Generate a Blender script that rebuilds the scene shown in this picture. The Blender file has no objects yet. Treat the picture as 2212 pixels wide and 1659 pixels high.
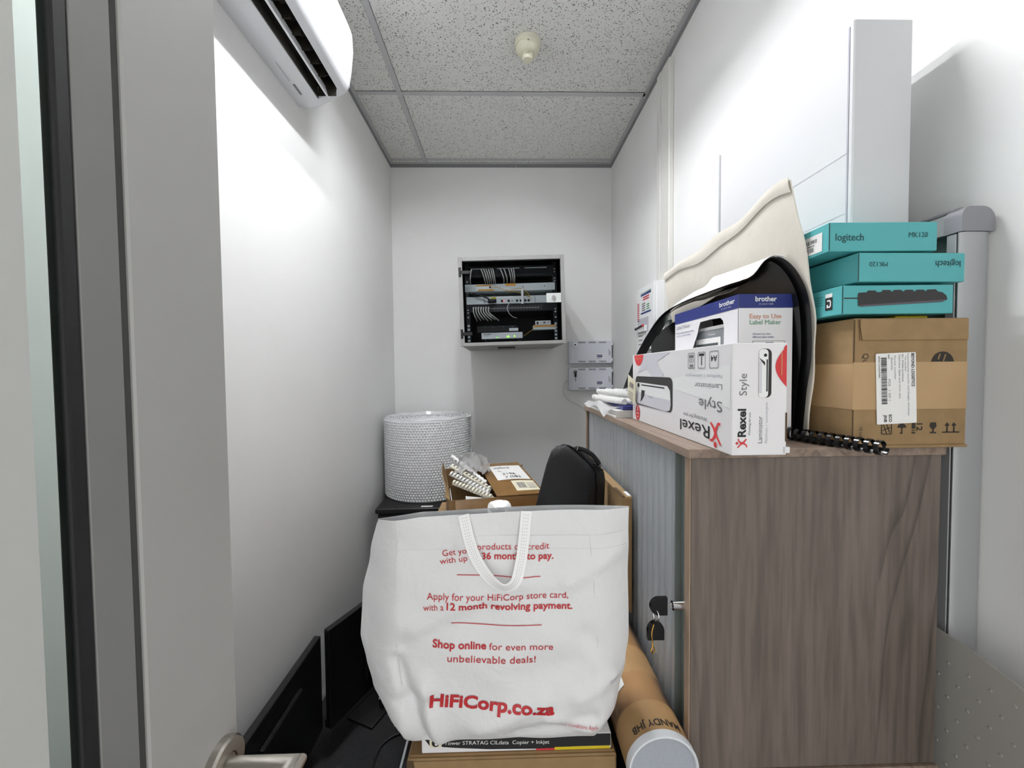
import bpy, bmesh, math, random
from mathutils import Vector, Matrix
random.seed(7)
PI = math.pi
SC = bpy.context.scene
COL = SC.collection
def rad(a): return math.radians(a)

# ------------------------------------------------------------------ camera
CAMZ = 1.40
FL = 0.066            # floor level
CE = 2.748            # ceiling level
cd = bpy.data.cameras.new('camera'); cam = bpy.data.objects.new('camera', cd); COL.objects.link(cam)
cd.sensor_fit = 'HORIZONTAL'; cd.sensor_width = 36.0; cd.lens = 36.0 * 865.3 / 2212.0
cd.clip_start = 0.02; cd.clip_end = 50
p_, y_, r_ = rad(1.898), rad(1.2588), rad(-0.552)
fw = Vector((math.sin(y_) * math.cos(p_), math.cos(y_) * math.cos(p_), -math.sin(p_)))
rt = Vector((math.cos(y_), -math.sin(y_), 0)); up = rt.cross(fw)
rt2 = rt * math.cos(r_) + up * math.sin(r_); up2 = up * math.cos(r_) - rt * math.sin(r_)
cam.matrix_world = Matrix(((rt2.x, up2.x, -fw.x, 0), (rt2.y, up2.y, -fw.y, 0), (rt2.z, up2.z, -fw.z, CAMZ), (0, 0, 0, 1)))
SC.camera = cam

# ------------------------------------------------------------------ world + exposure
wd = bpy.data.worlds.new('corridor_light'); SC.world = wd; wd.use_nodes = True
bg = wd.node_tree.nodes['Background']; bg.inputs[0].default_value = (1.0, 0.99, 0.975, 1); bg.inputs[1].default_value = 1.48
vs = SC.view_settings
vs.view_transform = 'Standard'; vs.look = 'None'; vs.gamma = 1.0; vs.use_curve_mapping = False; vs.exposure = 0.42
SC.display_settings.display_device = 'sRGB'
TUBE_POWER = 158.0      # emission of the two lamp tubes in the ceiling fitting

# ------------------------------------------------------------------ materials
def lin(c): return c / 12.92 if c <= 0.04045 else ((c + 0.055) / 1.055) ** 2.4
def hx(h): return tuple(lin(int(h[i:i + 2], 16) / 255.0) for i in (0, 2, 4)) + (1.0,)
MATS = {}
def pm(name, h, rough=0.6, metal=0.0, noise=None, bump=None, trans=0.0, alpha=1.0, emit=None, coat=0.0, spec=0.5, h2=None, stretch=(1, 1, 1)):
    m = bpy.data.materials.new(name); m.use_nodes = True; nt = m.node_tree; b = nt.nodes['Principled BSDF']
    b.inputs['Base Color'].default_value = hx(h); b.inputs['Roughness'].default_value = rough
    b.inputs['Metallic'].default_value = metal; b.inputs['Transmission Weight'].default_value = trans
    b.inputs['Alpha'].default_value = alpha; b.inputs['Coat Weight'].default_value = coat
    b.inputs['Specular IOR Level'].default_value = spec
    if emit:
        b.inputs['Emission Color'].default_value = hx(emit[0]); b.inputs['Emission Strength'].default_value = emit[1]
    tc = None
    if noise or bump:
        tc = nt.nodes.new('ShaderNodeTexCoord'); mp = nt.nodes.new('ShaderNodeMapping')
        mp.inputs['Scale'].default_value = stretch
        nt.links.new(tc.outputs['Object'], mp.inputs['Vector'])
    if noise:
        n = nt.nodes.new('ShaderNodeTexNoise'); n.inputs['Scale'].default_value = noise[0]; n.inputs['Detail'].default_value = 6
        nt.links.new(mp.outputs[0], n.inputs['Vector'])
        mx = nt.nodes.new('ShaderNodeMix'); mx.data_type = 'RGBA'
        c1 = hx(h); k = noise[1]
        c2 = hx(h2) if h2 else tuple(min(1, c * (1 - k)) for c in c1[:3]) + (1,)
        mx.inputs[6].default_value = c1; mx.inputs[7].default_value = c2
        cr = nt.nodes.new('ShaderNodeMapRange'); cr.inputs[1].default_value = 0.35; cr.inputs[2].default_value = 0.65
        nt.links.new(n.outputs[0], cr.inputs[0]); nt.links.new(cr.outputs[0], mx.inputs[0])
        nt.links.new(mx.outputs[2], b.inputs['Base Color'])
    if bump:
        n2 = nt.nodes.new('ShaderNodeTexNoise'); n2.inputs['Scale'].default_value = bump[0]; n2.inputs['Detail'].default_value = 4
        nt.links.new(mp.outputs[0], n2.inputs['Vector'])
        bp = nt.nodes.new('ShaderNodeBump'); bp.inputs['Strength'].default_value = bump[1]; bp.inputs['Distance'].default_value = bump[2] if len(bump) > 2 else 0.002
        nt.links.new(n2.outputs[0], bp.inputs['Height']); nt.links.new(bp.outputs[0], b.inputs['Normal'])
    MATS[name] = m
    return m

M = {}
M['wall'] = pm('wall_paint', 'f0f0ef', 0.55, bump=(220, 0.05, 0.001), noise=(3.0, 0.03))
M['floor'] = pm('floor_carpet', '1c1c1e', 0.9, noise=(60, 0.4), bump=(300, 0.4, 0.003))
M['skirt'] = pm('skirting_grey', '6f6f70', 0.5)
M['grid'] = pm('ceiling_grid_grey', 'bfbfc1', 0.45, metal=0.0)
M['trimd'] = pm('angle_trim_grey', '858587', 0.5)
M['trunk'] = pm('trunking_white', 'dcdbd6', 0.45)
M['door_alu'] = pm('door_aluminium_grey', 'a9a9a6', 0.5, metal=0.0, noise=(4, 0.05))
M['door_alu2'] = pm('door_bead_grey', '7f7f7e', 0.55)
M['rubber'] = pm('black_rubber', '0c0c0e', 0.6)
M['gapdark'] = pm('dark_groove', '4a4a48', 0.7)
M['steel'] = pm('brushed_steel', 'b9b4ab', 0.28, metal=1.0, noise=(90, 0.12), stretch=(1, 1, 12))
M['chrome'] = pm('chrome', 'd8d8d8', 0.12, metal=1.0)
M['ac'] = pm('ac_white_plastic', 'eceef2', 0.3)
M['ac_dark'] = pm('ac_dark_outlet', '14130f', 0.6, noise=(18, 0.5), h2='3a352c')
M['grey_print'] = pm('grey_print', '8c8f93', 0.5)
M['smoke'] = pm('cream_plastic', 'e2dfc9', 0.45)
M['black_plastic'] = pm('black_plastic', '0b0b0c', 0.45, bump=(400, 0.1, 0.0005))
M['black_gloss'] = pm('black_gloss_plastic', '08080a', 0.18)
M['screen'] = pm('black_screen', '050506', 0.25)
M['black_fabric'] = pm('black_fabric', '0d0d10', 0.7, bump=(500, 0.3, 0.001))
M['black_metal'] = pm('black_metal', '0b0b0d', 0.5)
M['rack_grey'] = pm('rack_grey_paint', '9d9d9b', 0.5, noise=(300, 0.12))
M['dev_grey'] = pm('device_grey', 'd9dedc', 0.45, noise=(200, 0.06))
M['psu'] = pm('psu_blue_grey', 'e2e5ee', 0.5, noise=(400, 0.06))
M['white_plastic'] = pm('white_plastic', 'eef0f0', 0.4)
M['white_card'] = pm('white_card', 'e9e8ea', 0.45)
M['white_card2'] = pm('white_foam_card', 'd9dadc', 0.6, bump=(60, 0.12, 0.001))
M['paper'] = pm('white_paper', 'eeeeec', 0.7)
M['cream_paper'] = pm('cream_padded_paper', 'ebe6da', 0.5, bump=(26, 0.35, 0.004), noise=(14, 0.06))
M['cream_tag'] = pm('cream_tag_paper', 'e5dfc6', 0.6)
M['card'] = pm('brown_cardboard', '9c8059', 0.75, noise=(40, 0.14), bump=(150, 0.08, 0.001))
M['card_d'] = pm('brown_cardboard_worn', '8f7047', 0.6, noise=(12, 0.25), bump=(40, 0.2, 0.002))
M['card_dark'] = pm('cardboard_inside', '54412a', 0.8)
M['tape'] = pm('brown_tape', 'bd9d72', 0.3, bump=(30, 0.3, 0.002), noise=(10, 0.12))
M['tape_d'] = pm('glossy_brown_tape', '8b6a41', 0.18, bump=(25, 0.4, 0.003), noise=(14, 0.2))
M['kraft'] = pm('kraft_tube', 'b08c5f', 0.6, noise=(16, 0.15))
M['ink'] = pm('black_ink', '1b1b1d', 0.6)
M['ink_soft'] = pm('brown_black_ink', '2f2a24', 0.7)
M['ink_grey'] = pm('grey_ink', '77777b', 0.6)
M['ink_lgrey'] = pm('light_grey_ink', 'b9b9c2', 0.6)
M['ink_pale'] = pm('pale_grey_ink', 'd2d2da', 0.6)
M['red'] = pm('red_ink', 'c0292f', 0.5)
M['red2'] = pm('coral_red_ink', 'd2383c', 0.5)
M['blue'] = pm('blue_ink', '1f2c72', 0.45)
M['navy'] = pm('navy_folder', '252b74', 0.35)
M['teal'] = pm('teal_card', '55b0b3', 0.5, noise=(6, 0.04))
M['teal_ink'] = pm('dark_teal_ink', '20484c', 0.5)
M['kb'] = pm('dark_keyboard_print', '2b2829', 0.5)
M['kb2'] = pm('grey_keyboard_print', '55535a', 0.5)
M['orange'] = pm('orange_label', 'e0a23a', 0.5)
M['yellow'] = pm('yellow_plastic', 'd8c11e', 0.45)
M['yellow_fibre'] = pm('yellow_fibre', 'd9ad3c', 0.4)
M['green_ink'] = pm('green_ink', '5f9a72', 0.6)
M['salmon'] = pm('salmon_ink', 'd08a63', 0.6)
M['cable_grey'] = pm('grey_cable', 'd0cec6', 0.4)
M['led_green'] = pm('green_led', '9be85a', 0.4, emit=('9be85a', 1.2))
M['led_red'] = pm('red_led', 'ff6a6a', 0.4, emit=('ff5a5a', 2.0))
M['brass'] = pm('brass', 'b58a45', 0.3, metal=1.0)
M['alu'] = pm('anodised_aluminium', 'b4b6b8', 0.5, metal=0.45)
M['cap_grey'] = pm('grey_corner_plastic', '8f8f94', 0.5)
M['felt'] = pm('green_grey_felt', '5d6f68', 0.9, noise=(150, 0.3), stretch=(1, 1, 5))
M['tambour'] = pm('tambour_grey_plastic', 'a2a7ab', 0.32)
M['rail_green'] = pm('lead_rail_grey', '7e8683', 0.35, metal=0.3)
M['edge_oak'] = pm('oak_edge_band', 'a08b77', 0.55, noise=(40, 0.2), stretch=(1, 1, 0.1))
M['strap'] = pm('white_webbing', 'fafafa', 0.6, bump=(600, 0.3, 0.0006))
M['comb_w'] = pm('white_comb_plastic', 'f1f1ef', 0.3)
M['comb_c'] = pm('cream_comb_plastic', 'eeeadb', 0.3)
M['comb_b'] = pm('black_comb_plastic', '0c0c0d', 0.22)
M['matfilm'] = pm('frosted_film', 'c4c6c1', 0.6)
M['cap_white'] = pm('white_tube_cap', 'dfe3e8', 0.45)
M['cap_in'] = pm('white_tube_cap_disc', 'aeb4bd', 0.5, noise=(300, 0.08))
M['lm_grey'] = pm('label_maker_grey', '8d9296', 0.4)
M['lm_dark'] = pm('label_maker_screen', '4c5553', 0.3)
M['lamp_white'] = pm('lamp_housing_white', 'f2f2f2', 0.4)
M['tube'] = pm('lamp_tube', 'ffffff', 0.4, emit=('fbfcff', TUBE_POWER))
M['blackfoam'] = pm('black_cover_sheet', '0c0d0f', 0.32, bump=(160, 0.1, 0.0006))
M['whitesheet'] = pm('white_cover_sheet', 'f1f1f3', 0.35)

def wood(name, a, b, c, axis):
    m = bpy.data.materials.new(name); m.use_nodes = True; nt = m.node_tree; bs = nt.nodes['Principled BSDF']
    tc = nt.nodes.new('ShaderNodeTexCoord'); mp = nt.nodes.new('ShaderNodeMapping')
    sc = {'z': (1, 1, 0.06), 'y': (1, 0.06, 1), 'x': (0.06, 1, 1)}[axis]
    mp.inputs['Scale'].default_value = sc
    nt.links.new(tc.outputs['Object'], mp.inputs['Vector'])
    n1 = nt.nodes.new('ShaderNodeTexNoise'); n1.inputs['Scale'].default_value = 26; n1.inputs['Detail'].default_value = 3; n1.inputs['Distortion'].default_value = 0.8
    n2 = nt.nodes.new('ShaderNodeTexNoise'); n2.inputs['Scale'].default_value = 120; n2.inputs['Detail'].default_value = 8
    mp3 = nt.nodes.new('ShaderNodeMapping'); mp3.inputs['Scale'].default_value = tuple(4 * s if s > .5 else 4 * 0.10 for s in sc)
    nt.links.new(tc.outputs['Object'], mp3.inputs['Vector'])
    wv = nt.nodes.new('ShaderNodeTexNoise'); wv.inputs['Scale'].default_value = 2.2; wv.inputs['Detail'].default_value = 1.5; wv.inputs['Distortion'].default_value = 0.6
    nt.links.new(mp.outputs[0], n1.inputs['Vector']); nt.links.new(mp.outputs[0], n2.inputs['Vector']); nt.links.new(mp3.outputs[0], wv.inputs['Vector'])
    # cathedral lines: fold the slow noise into thin rings
    mul = nt.nodes.new('ShaderNodeMath'); mul.operation = 'MULTIPLY'; mul.inputs[1].default_value = 9.0
    fr = nt.nodes.new('ShaderNodeMath'); fr.operation = 'FRACT'
    nt.links.new(wv.outputs[0], mul.inputs[0]); nt.links.new(mul.outputs[0], fr.inputs[0])
    rg = nt.nodes.new('ShaderNodeValToRGB'); e = rg.color_ramp.elements
    e[0].position = 0.0; e[0].color = (1, 1, 1, 1); e[1].position = 0.30; e[1].color = (0, 0, 0, 1)
    ne = e.new(0.95); ne.color = (0, 0, 0, 1); ne2 = e.new(1.0); ne2.color = (0.6, 0.6, 0.6, 1)
    nt.links.new(fr.outputs[0], rg.inputs[0])
    r1 = nt.nodes.new('ShaderNodeValToRGB'); el = r1.color_ramp.elements
    el[0].position = 0.32; el[0].color = hx(b); el[1].position = 0.68; el[1].color = hx(a)
    nt.links.new(n1.outputs[0], r1.inputs[0])
    mx = nt.nodes.new('ShaderNodeMix'); mx.data_type = 'RGBA'; mx.inputs[7].default_value = hx(c)
    mm = nt.nodes.new('ShaderNodeMath'); mm.operation = 'MULTIPLY'; mm.inputs[1].default_value = 0.42
    mk = nt.nodes.new('ShaderNodeTexNoise'); mk.inputs['Scale'].default_value = 7.0; mk.inputs['Detail'].default_value = 0.0
    mpk = nt.nodes.new('ShaderNodeMapping'); mpk.inputs['Scale'].default_value = tuple(1.0 if q > 0.5 else 0.015 for q in sc)
    nt.links.new(tc.outputs['Object'], mpk.inputs['Vector']); nt.links.new(mpk.outputs[0], mk.inputs['Vector'])
    mkr = nt.nodes.new('ShaderNodeMapRange'); mkr.inputs[1].default_value = 0.50; mkr.inputs[2].default_value = 0.62; mkr.inputs[3].default_value = 0.12; mkr.inputs[4].default_value = 1.6
    nt.links.new(mk.outputs[0], mkr.inputs[0])
    mm2 = nt.nodes.new('ShaderNodeMath'); mm2.operation = 'MULTIPLY'; nt.links.new(mkr.outputs[0], mm2.inputs[1])
    nt.links.new(rg.outputs[0], mm.inputs[0]); nt.links.new(mm.outputs[0], mm2.inputs[0]); nt.links.new(mm2.outputs[0], mx.inputs[0]); nt.links.new(r1.outputs[0], mx.inputs[6])
    mx2 = nt.nodes.new('ShaderNodeMix'); mx2.data_type = 'RGBA'; mx2.blend_type = 'MULTIPLY'; mx2.inputs[0].default_value = 0.55
    r2 = nt.nodes.new('ShaderNodeValToRGB'); e2 = r2.color_ramp.elements
    e2[0].position = 0.36; e2[0].color = (0.55, 0.53, 0.52, 1); e2[1].position = 0.6; e2[1].color = (1.08, 1.06, 1.05, 1)
    nt.links.new(n2.outputs[0], r2.inputs[0]); nt.links.new(mx.outputs[2], mx2.inputs[6]); nt.links.new(r2.outputs[0], mx2.inputs[7])
    nt.links.new(mx2.outputs[2], bs.inputs['Base Color']); bs.inputs['Roughness'].default_value = 0.5
    bp = nt.nodes.new('ShaderNodeBump'); bp.inputs['Strength'].default_value = 0.15; bp.inputs['Distance'].default_value = 0.001
    nt.links.new(n2.outputs[0], bp.inputs['Height']); nt.links.new(bp.outputs[0], bs.inputs['Normal'])
    return m
M['wood_v'] = wood('grey_oak_vertical', '7a6f67', '6b6159', '453e3a', 'z')
M['wood_h'] = wood('grey_oak_along', '9c8b7c', '857366', '5e5149', 'y')
M['wood_x'] = wood('grey_oak_across', '8f7f71', '77685c', '564a42', 'x')

def tile_mat():
    m = bpy.data.materials.new('mineral_ceiling_tile'); m.use_nodes = True; nt = m.node_tree; b = nt.nodes['Principled BSDF']
    tc = nt.nodes.new('ShaderNodeTexCoord')
    nz = nt.nodes.new('ShaderNodeTexNoise'); nz.inputs['Scale'].default_value = 60
    vadd = nt.nodes.new('ShaderNodeMix'); vadd.data_type = 'VECTOR'; vadd.inputs[0].default_value = 0.012
    nt.links.new(tc.outputs['Object'], nz.inputs['Vector']); nt.links.new(tc.outputs['Object'], vadd.inputs[4]); nt.links.new(nz.outputs['Color'], vadd.inputs[5])
    v = nt.nodes.new('ShaderNodeTexVoronoi'); v.inputs['Scale'].default_value = 122; v.inputs['Randomness'].default_value = 1.0
    nt.links.new(vadd.outputs[1], v.inputs['Vector'])
    n = nt.nodes.new('ShaderNodeTexNoise'); n.inputs['Scale'].default_value = 45; n.inputs['Detail'].default_value = 5
    nt.links.new(tc.outputs['Object'], n.inputs['Vector'])
    n3 = nt.nodes.new('ShaderNodeTexNoise'); n3.inputs['Scale'].default_value = 230; n3.inputs['Detail'].default_value = 3
    nt.links.new(tc.outputs['Object'], n3.inputs['Vector'])
    mu = nt.nodes.new('ShaderNodeMath'); mu.operation = 'MULTIPLY'; mu.inputs[1].default_value = 0.60
    nt.links.new(n.outputs[0], mu.inputs[0])
    lt = nt.nodes.new('ShaderNodeMapRange'); lt.inputs[1].default_value = 0.0; lt.inputs[2].default_value = 0.08
    sb = nt.nodes.new('ShaderNodeMath'); sb.operation = 'SUBTRACT'
    nt.links.new(mu.outputs[0], sb.inputs[0]); nt.links.new(v.outputs['Distance'], sb.inputs[1]); nt.links.new(sb.outputs[0], lt.inputs[0])
    mr = nt.nodes.new('ShaderNodeMix'); mr.data_type = 'RGBA'
    mr.inputs[6].default_value = hx('f0f0ed'); mr.inputs[7].default_value = hx('d4d4d0')
    nt.links.new(n3.outputs[0], mr.inputs[0])
    mx = nt.nodes.new('ShaderNodeMix'); mx.data_type = 'RGBA'; mx.inputs[7].default_value = hx('85847d')
    nt.links.new(lt.outputs[0], mx.inputs[0]); nt.links.new(mr.outputs[2], mx.inputs[6])
    nt.links.new(mx.outputs[2], b.inputs['Base Color']); b.inputs['Roughness'].default_value = 0.9
    bp = nt.nodes.new('ShaderNodeBump'); bp.inputs['Strength'].default_value = 0.5; bp.inputs['Distance'].default_value = 0.003; bp.invert = True
    nt.links.new(lt.outputs[0], bp.inputs['Height']); nt.links.new(bp.outputs[0], b.inputs['Normal'])
    return m
M['tile'] = tile_mat()

def clear_mat(name, tint, gl, rough=0.03, haze=0.0, hazecol='ffffff'):
    m = bpy.data.materials.new(name); m.use_nodes = True; nt = m.node_tree
    nt.nodes.remove(nt.nodes['Principled BSDF']); out = nt.nodes['Material Output']
    t = nt.nodes.new('ShaderNodeBsdfTransparent'); t.inputs[0].default_value = hx(tint)
    g = nt.nodes.new('ShaderNodeBsdfGlossy'); g.inputs['Roughness'].default_value = rough
    fr = nt.nodes.new('ShaderNodeLayerWeight'); fr.inputs[0].default_value = gl
    mx = nt.nodes.new('ShaderNodeMixShader')
    nt.links.new(fr.outputs['Fresnel'], mx.inputs[0]); nt.links.new(t.outputs[0], mx.inputs[1]); nt.links.new(g.outputs[0], mx.inputs[2])
    last = mx
    if haze:
        d = nt.nodes.new('ShaderNodeBsdfDiffuse'); d.inputs[0].default_value = hx(hazecol)
        m2 = nt.nodes.new('ShaderNodeMixShader'); m2.inputs[0].default_value = haze
        nt.links.new(mx.outputs[0], m2.inputs[1]); nt.links.new(d.outputs[0], m2.inputs[2]); last = m2
    nt.links.new(last.outputs[0], out.inputs['Surface'])
    return m
M['rack_glass'] = clear_mat('tinted_cabinet_glass', 'e6e8ea', 0.05, 0.02, 0.0)
M['door_glass'] = clear_mat('door_glass', 'eef4f1', 0.10, 0.02, 0.0)
M['clear_film'] = clear_mat('clear_plastic_film', 'f8f8f8', 0.35, 0.12, 0.28)
M['clear_tape'] = clear_mat('clear_tape', 'fcf8f2', 0.20, 0.12, 0.02)
M['matsheet'] = clear_mat('frosted_polycarbonate', 'dcdcd8', 0.22, 0.35, 0.66, 'c6c4bd')

def bag_mat():
    m = bpy.data.materials.new('white_nonwoven_fabric'); m.use_nodes = True; nt = m.node_tree; b = nt.nodes['Principled BSDF']
    b.inputs['Base Color'].default_value = hx('e6e7e8'); b.inputs['Roughness'].default_value = 0.65
    tc = nt.nodes.new('ShaderNodeTexCoord')
    v = nt.nodes.new('ShaderNodeTexVoronoi'); v.inputs['Scale'].default_value = 700; nt.links.new(tc.outputs['Object'], v.inputs['Vector'])
    n = nt.nodes.new('ShaderNodeTexNoise'); n.inputs['Scale'].default_value = 14; n.inputs['Detail'].default_value = 5; n.inputs['Distortion'].default_value = 0.6
    nt.links.new(tc.outputs['Object'], n.inputs['Vector'])
    b1 = nt.nodes.new('ShaderNodeBump'); b1.inputs['Strength'].default_value = 0.15; b1.inputs['Distance'].default_value = 0.0006
    b2 = nt.nodes.new('ShaderNodeBump'); b2.inputs['Strength'].default_value = 0.5; b2.inputs['Distance'].default_value = 0.012
    nt.links.new(v.outputs['Distance'], b1.inputs['Height']); nt.links.new(n.outputs[0], b2.inputs['Height'])
    nt.links.new(b1.outputs[0], b2.inputs['Normal']); nt.links.new(b2.outputs[0], b.inputs['Normal'])
    return m
M['bag'] = bag_mat()

def bubble_mat():
    m = pm('bubble_wrap_film', 'f4f5f7', 0.14, trans=0.15, spec=0.7)
    return m
M['bubble'] = bubble_mat()

# ------------------------------------------------------------------ mesh helpers
ROOT = {}
class MB:
    def __init__(s): s.v = []; s.f = []
    def add(s, v, f):
        o = len(s.v); s.v += [tuple(p) for p in v]; s.f += [tuple(i + o for i in q) for q in f]; return s
    def box(s, x0, y0, z0, x1, y1, z1, bev=0.0, seg=1):
        if bev <= 0:
            v = [(x0, y0, z0), (x1, y0, z0), (x1, y1, z0), (x0, y1, z0), (x0, y0, z1), (x1, y0, z1), (x1, y1, z1), (x0, y1, z1)]
            return s.add(v, [(0, 3, 2, 1), (4, 5, 6, 7), (0, 1, 5, 4), (1, 2, 6, 5), (2, 3, 7, 6), (3, 0, 4, 7)])
        bm = bmesh.new(); bmesh.ops.create_cube(bm, size=1.0)
        for q in bm.verts:
            q.co = Vector(((x0 + x1) / 2 + q.co.x * (x1 - x0), (y0 + y1) / 2 + q.co.y * (y1 - y0), (z0 + z1) / 2 + q.co.z * (z1 - z0)))
        bmesh.ops.bevel(bm, geom=list(bm.edges), offset=bev, segments=seg, profile=0.5, affect='EDGES')
        bm.verts.index_update()
        s.add([q.co for q in bm.verts], [[q.index for q in f.verts] for f in bm.faces]); bm.free(); return s
    def prism(s, poly, a0, a1, axis='y'):
        n = len(poly)
        def P(u, w, a): return {'x': (a, u, w), 'y': (u, a, w), 'z': (u, w, a)}[axis]
        v = [P(u, w, a0) for u, w in poly] + [P(u, w, a1) for u, w in poly]
        f = [tuple(range(n))[::-1], tuple(range(n, 2 * n))] + [(i, (i + 1) % n, n + (i + 1) % n, n + i) for i in range(n)]
        return s.add(v, f)
    def cyl(s, p0, p1, r0, r1=None, n=20, cap=True):
        r1 = r0 if r1 is None else r1
        p0 = Vector(p0); p1 = Vector(p1); d = (p1 - p0).normalized()
        a = d.orthogonal().normalized(); b = d.cross(a)
        v = []
        for p, r in ((p0, r0), (p1, r1)):
            for i in range(n):
                t = 2 * PI * i / n; v.append(p + a * math.cos(t) * r + b * math.sin(t) * r)
        f = [(i, (i + 1) % n, n + (i + 1) % n, n + i) for i in range(n)]
        if cap: f += [tuple(range(n))[::-1], tuple(range(n, 2 * n))]
        return s.add(v, f)
    def tube(s, path, r, n=8, sub=6, cap=True):
        P = smooth_path([Vector(p) for p in path], sub) if sub else [Vector(p) for p in path]
        v = []; m = len(P); a = None
        for i, p in enumerate(P):
            d = (P[min(i + 1, m - 1)] - P[max(i - 1, 0)]).normalized()
            if a is None: a = d.orthogonal().normalized()
            a = (a - d * a.dot(d)).normalized(); b = d.cross(a)
            for k in range(n):
                t = 2 * PI * k / n; v.append(p + a * math.cos(t) * r + b * math.sin(t) * r)
        f = [(i * n + k, i * n + (k + 1) % n, (i + 1) * n + (k + 1) % n, (i + 1) * n + k) for i in range(m - 1) for k in range(n)]
        if cap: f += [tuple(range(n))[::-1], tuple(range((m - 1) * n, m * n))]
        return s.add(v, f)
    def lathe(s, prof, c, n=32, axis='z'):
        v = []
        for r, h in prof:
            for k in range(n):
                t = 2 * PI * k / n; u, w = r * math.cos(t), r * math.sin(t)
                q = {'z': (u, w, h), 'y': (u, h, w), 'x': (h, u, w)}[axis]
                v.append((c[0] + q[0], c[1] + q[1], c[2] + q[2]))
        m = len(prof)
        f = [(i * n + k, i * n + (k + 1) % n, (i + 1) * n + (k + 1) % n, (i + 1) * n + k) for i in range(m - 1) for k in range(n)]
        if prof[0][0] > 1e-5: f.append(tuple(range(n))[::-1])
        if prof[-1][0] > 1e-5: f.append(tuple(range((m - 1) * n, m * n)))
        return s.add(v, f)
    def grid(s, fn, nu, nv, closeu=False):
        v = [fn(i / nu, j / nv) for j in range(nv + 1) for i in range(nu + 1)]
        w = nu + 1
        f = [(j * w + i, j * w + i + 1, (j + 1) * w + i + 1, (j + 1) * w + i) for j in range(nv) for i in range(nu)]
        return s.add(v, f)
    def slab(s, fn, nu, nv, th):
        """a surface with thickness: fn(u,v)->Vector; th along the finite-difference normal"""
        def nrm(u, v):
            e = 1e-3
            a = Vector(fn(min(u + e, 1), v)) - Vector(fn(max(u - e, 0), v)); b = Vector(fn(u, min(v + e, 1))) - Vector(fn(u, max(v - e, 0)))
            c = a.cross(b); return c.normalized() if c.length > 1e-12 else Vector((0, 0, 1))
        A = []; B = []
        for j in range(nv + 1):
            for i in range(nu + 1):
                u, v = i / nu, j / nv; p = Vector(fn(u, v)); q = nrm(u, v); A.append(p); B.append(p + q * th)
        w = nu + 1; N = len(A); f = []
        for j in range(nv):
            for i in range(nu):
                a, b, c, d = j * w + i, j * w + i + 1, (j + 1) * w + i + 1, (j + 1) * w + i
                f += [(d, c, b, a), (N + a, N + b, N + c, N + d)]
        for i in range(nu):
            f += [(i, i + 1, N + i + 1, N + i), (nv * w + i + 1, nv * w + i, N + nv * w + i, N + nv * w + i + 1)]
        for j in range(nv):
            f += [((j + 1) * w, j * w, N + j * w, N + (j + 1) * w), (j * w + nu, (j + 1) * w + nu, N + (j + 1) * w + nu, N + j * w + nu)]
        return s.add(A + B, f)
    def xf(s, mat):
        s.v = [tuple(mat @ Vector(p)) for p in s.v]; return s
    def build(s, name, mat, parent=None, smooth=None, kind=None, world=True):
        off = Vector((0, 0, 0))
        if parent is not None and world: off = ROOT.get(parent.name, Vector((0, 0, 0)))
        me = bpy.data.meshes.new(name); me.from_pydata([tuple(Vector(p) - off) for p in s.v], [], s.f); me.update()
        if smooth:
            me.shade_smooth(); me.set_sharp_from_angle(angle=rad(smooth))
        me.materials.append(M[mat] if isinstance(mat, str) else mat)
        o = bpy.data.objects.new(name, me); COL.objects.link(o)
        if parent is not None:
            o.parent = parent; ROOT[o.name] = ROOT.get(parent.name, Vector((0, 0, 0)))
        if kind: o['kind'] = kind
        return o
def smooth_path(P, sub):
    if len(P) < 3: return P
    Q = [P[0] * 2 - P[1]] + P + [P[-1] * 2 - P[-2]]; out = []
    for i in range(1, len(Q) - 2):
        a, b, c, d = Q[i - 1], Q[i], Q[i + 1], Q[i + 2]
        for k in range(sub):
            t = k / sub
            out.append(0.5 * ((2 * b) + (c - a) * t + (2 * a - 5 * b + 4 * c - d) * t * t + (3 * b - a - 3 * c + d) * t ** 3))
    out.append(P[-1]); return out
def thing(name, label, cat, loc=(0, 0, 0), rot=(0, 0, 0), group=None):
    o = bpy.data.objects.new(name, None); COL.objects.link(o); o.empty_display_size = 0.02
    o.location = loc; o.rotation_euler = rot; o['label'] = label; o['category'] = cat
    if group: o['group'] = group
    ROOT[o.name] = Vector(loc) if tuple(rot) == (0, 0, 0) else Vector((0, 0, 0))
    return o
def tag(o, label, cat, group=None):
    o['label'] = label; o['category'] = cat
    if group: o['group'] = group
    return o
def struct(o, label=None):
    o['kind'] = 'structure'
    if label: o['label'] = label
    return o
def part_copy(o, parent, loc=(0, 0, 0), rot=None, label=None):
    c = o.copy(); COL.objects.link(c); c.parent = parent; c.location = loc
    if rot: c.rotation_euler = rot
    ROOT[c.name] = ROOT.get(parent.name, Vector((0, 0, 0)))
    return c

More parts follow.
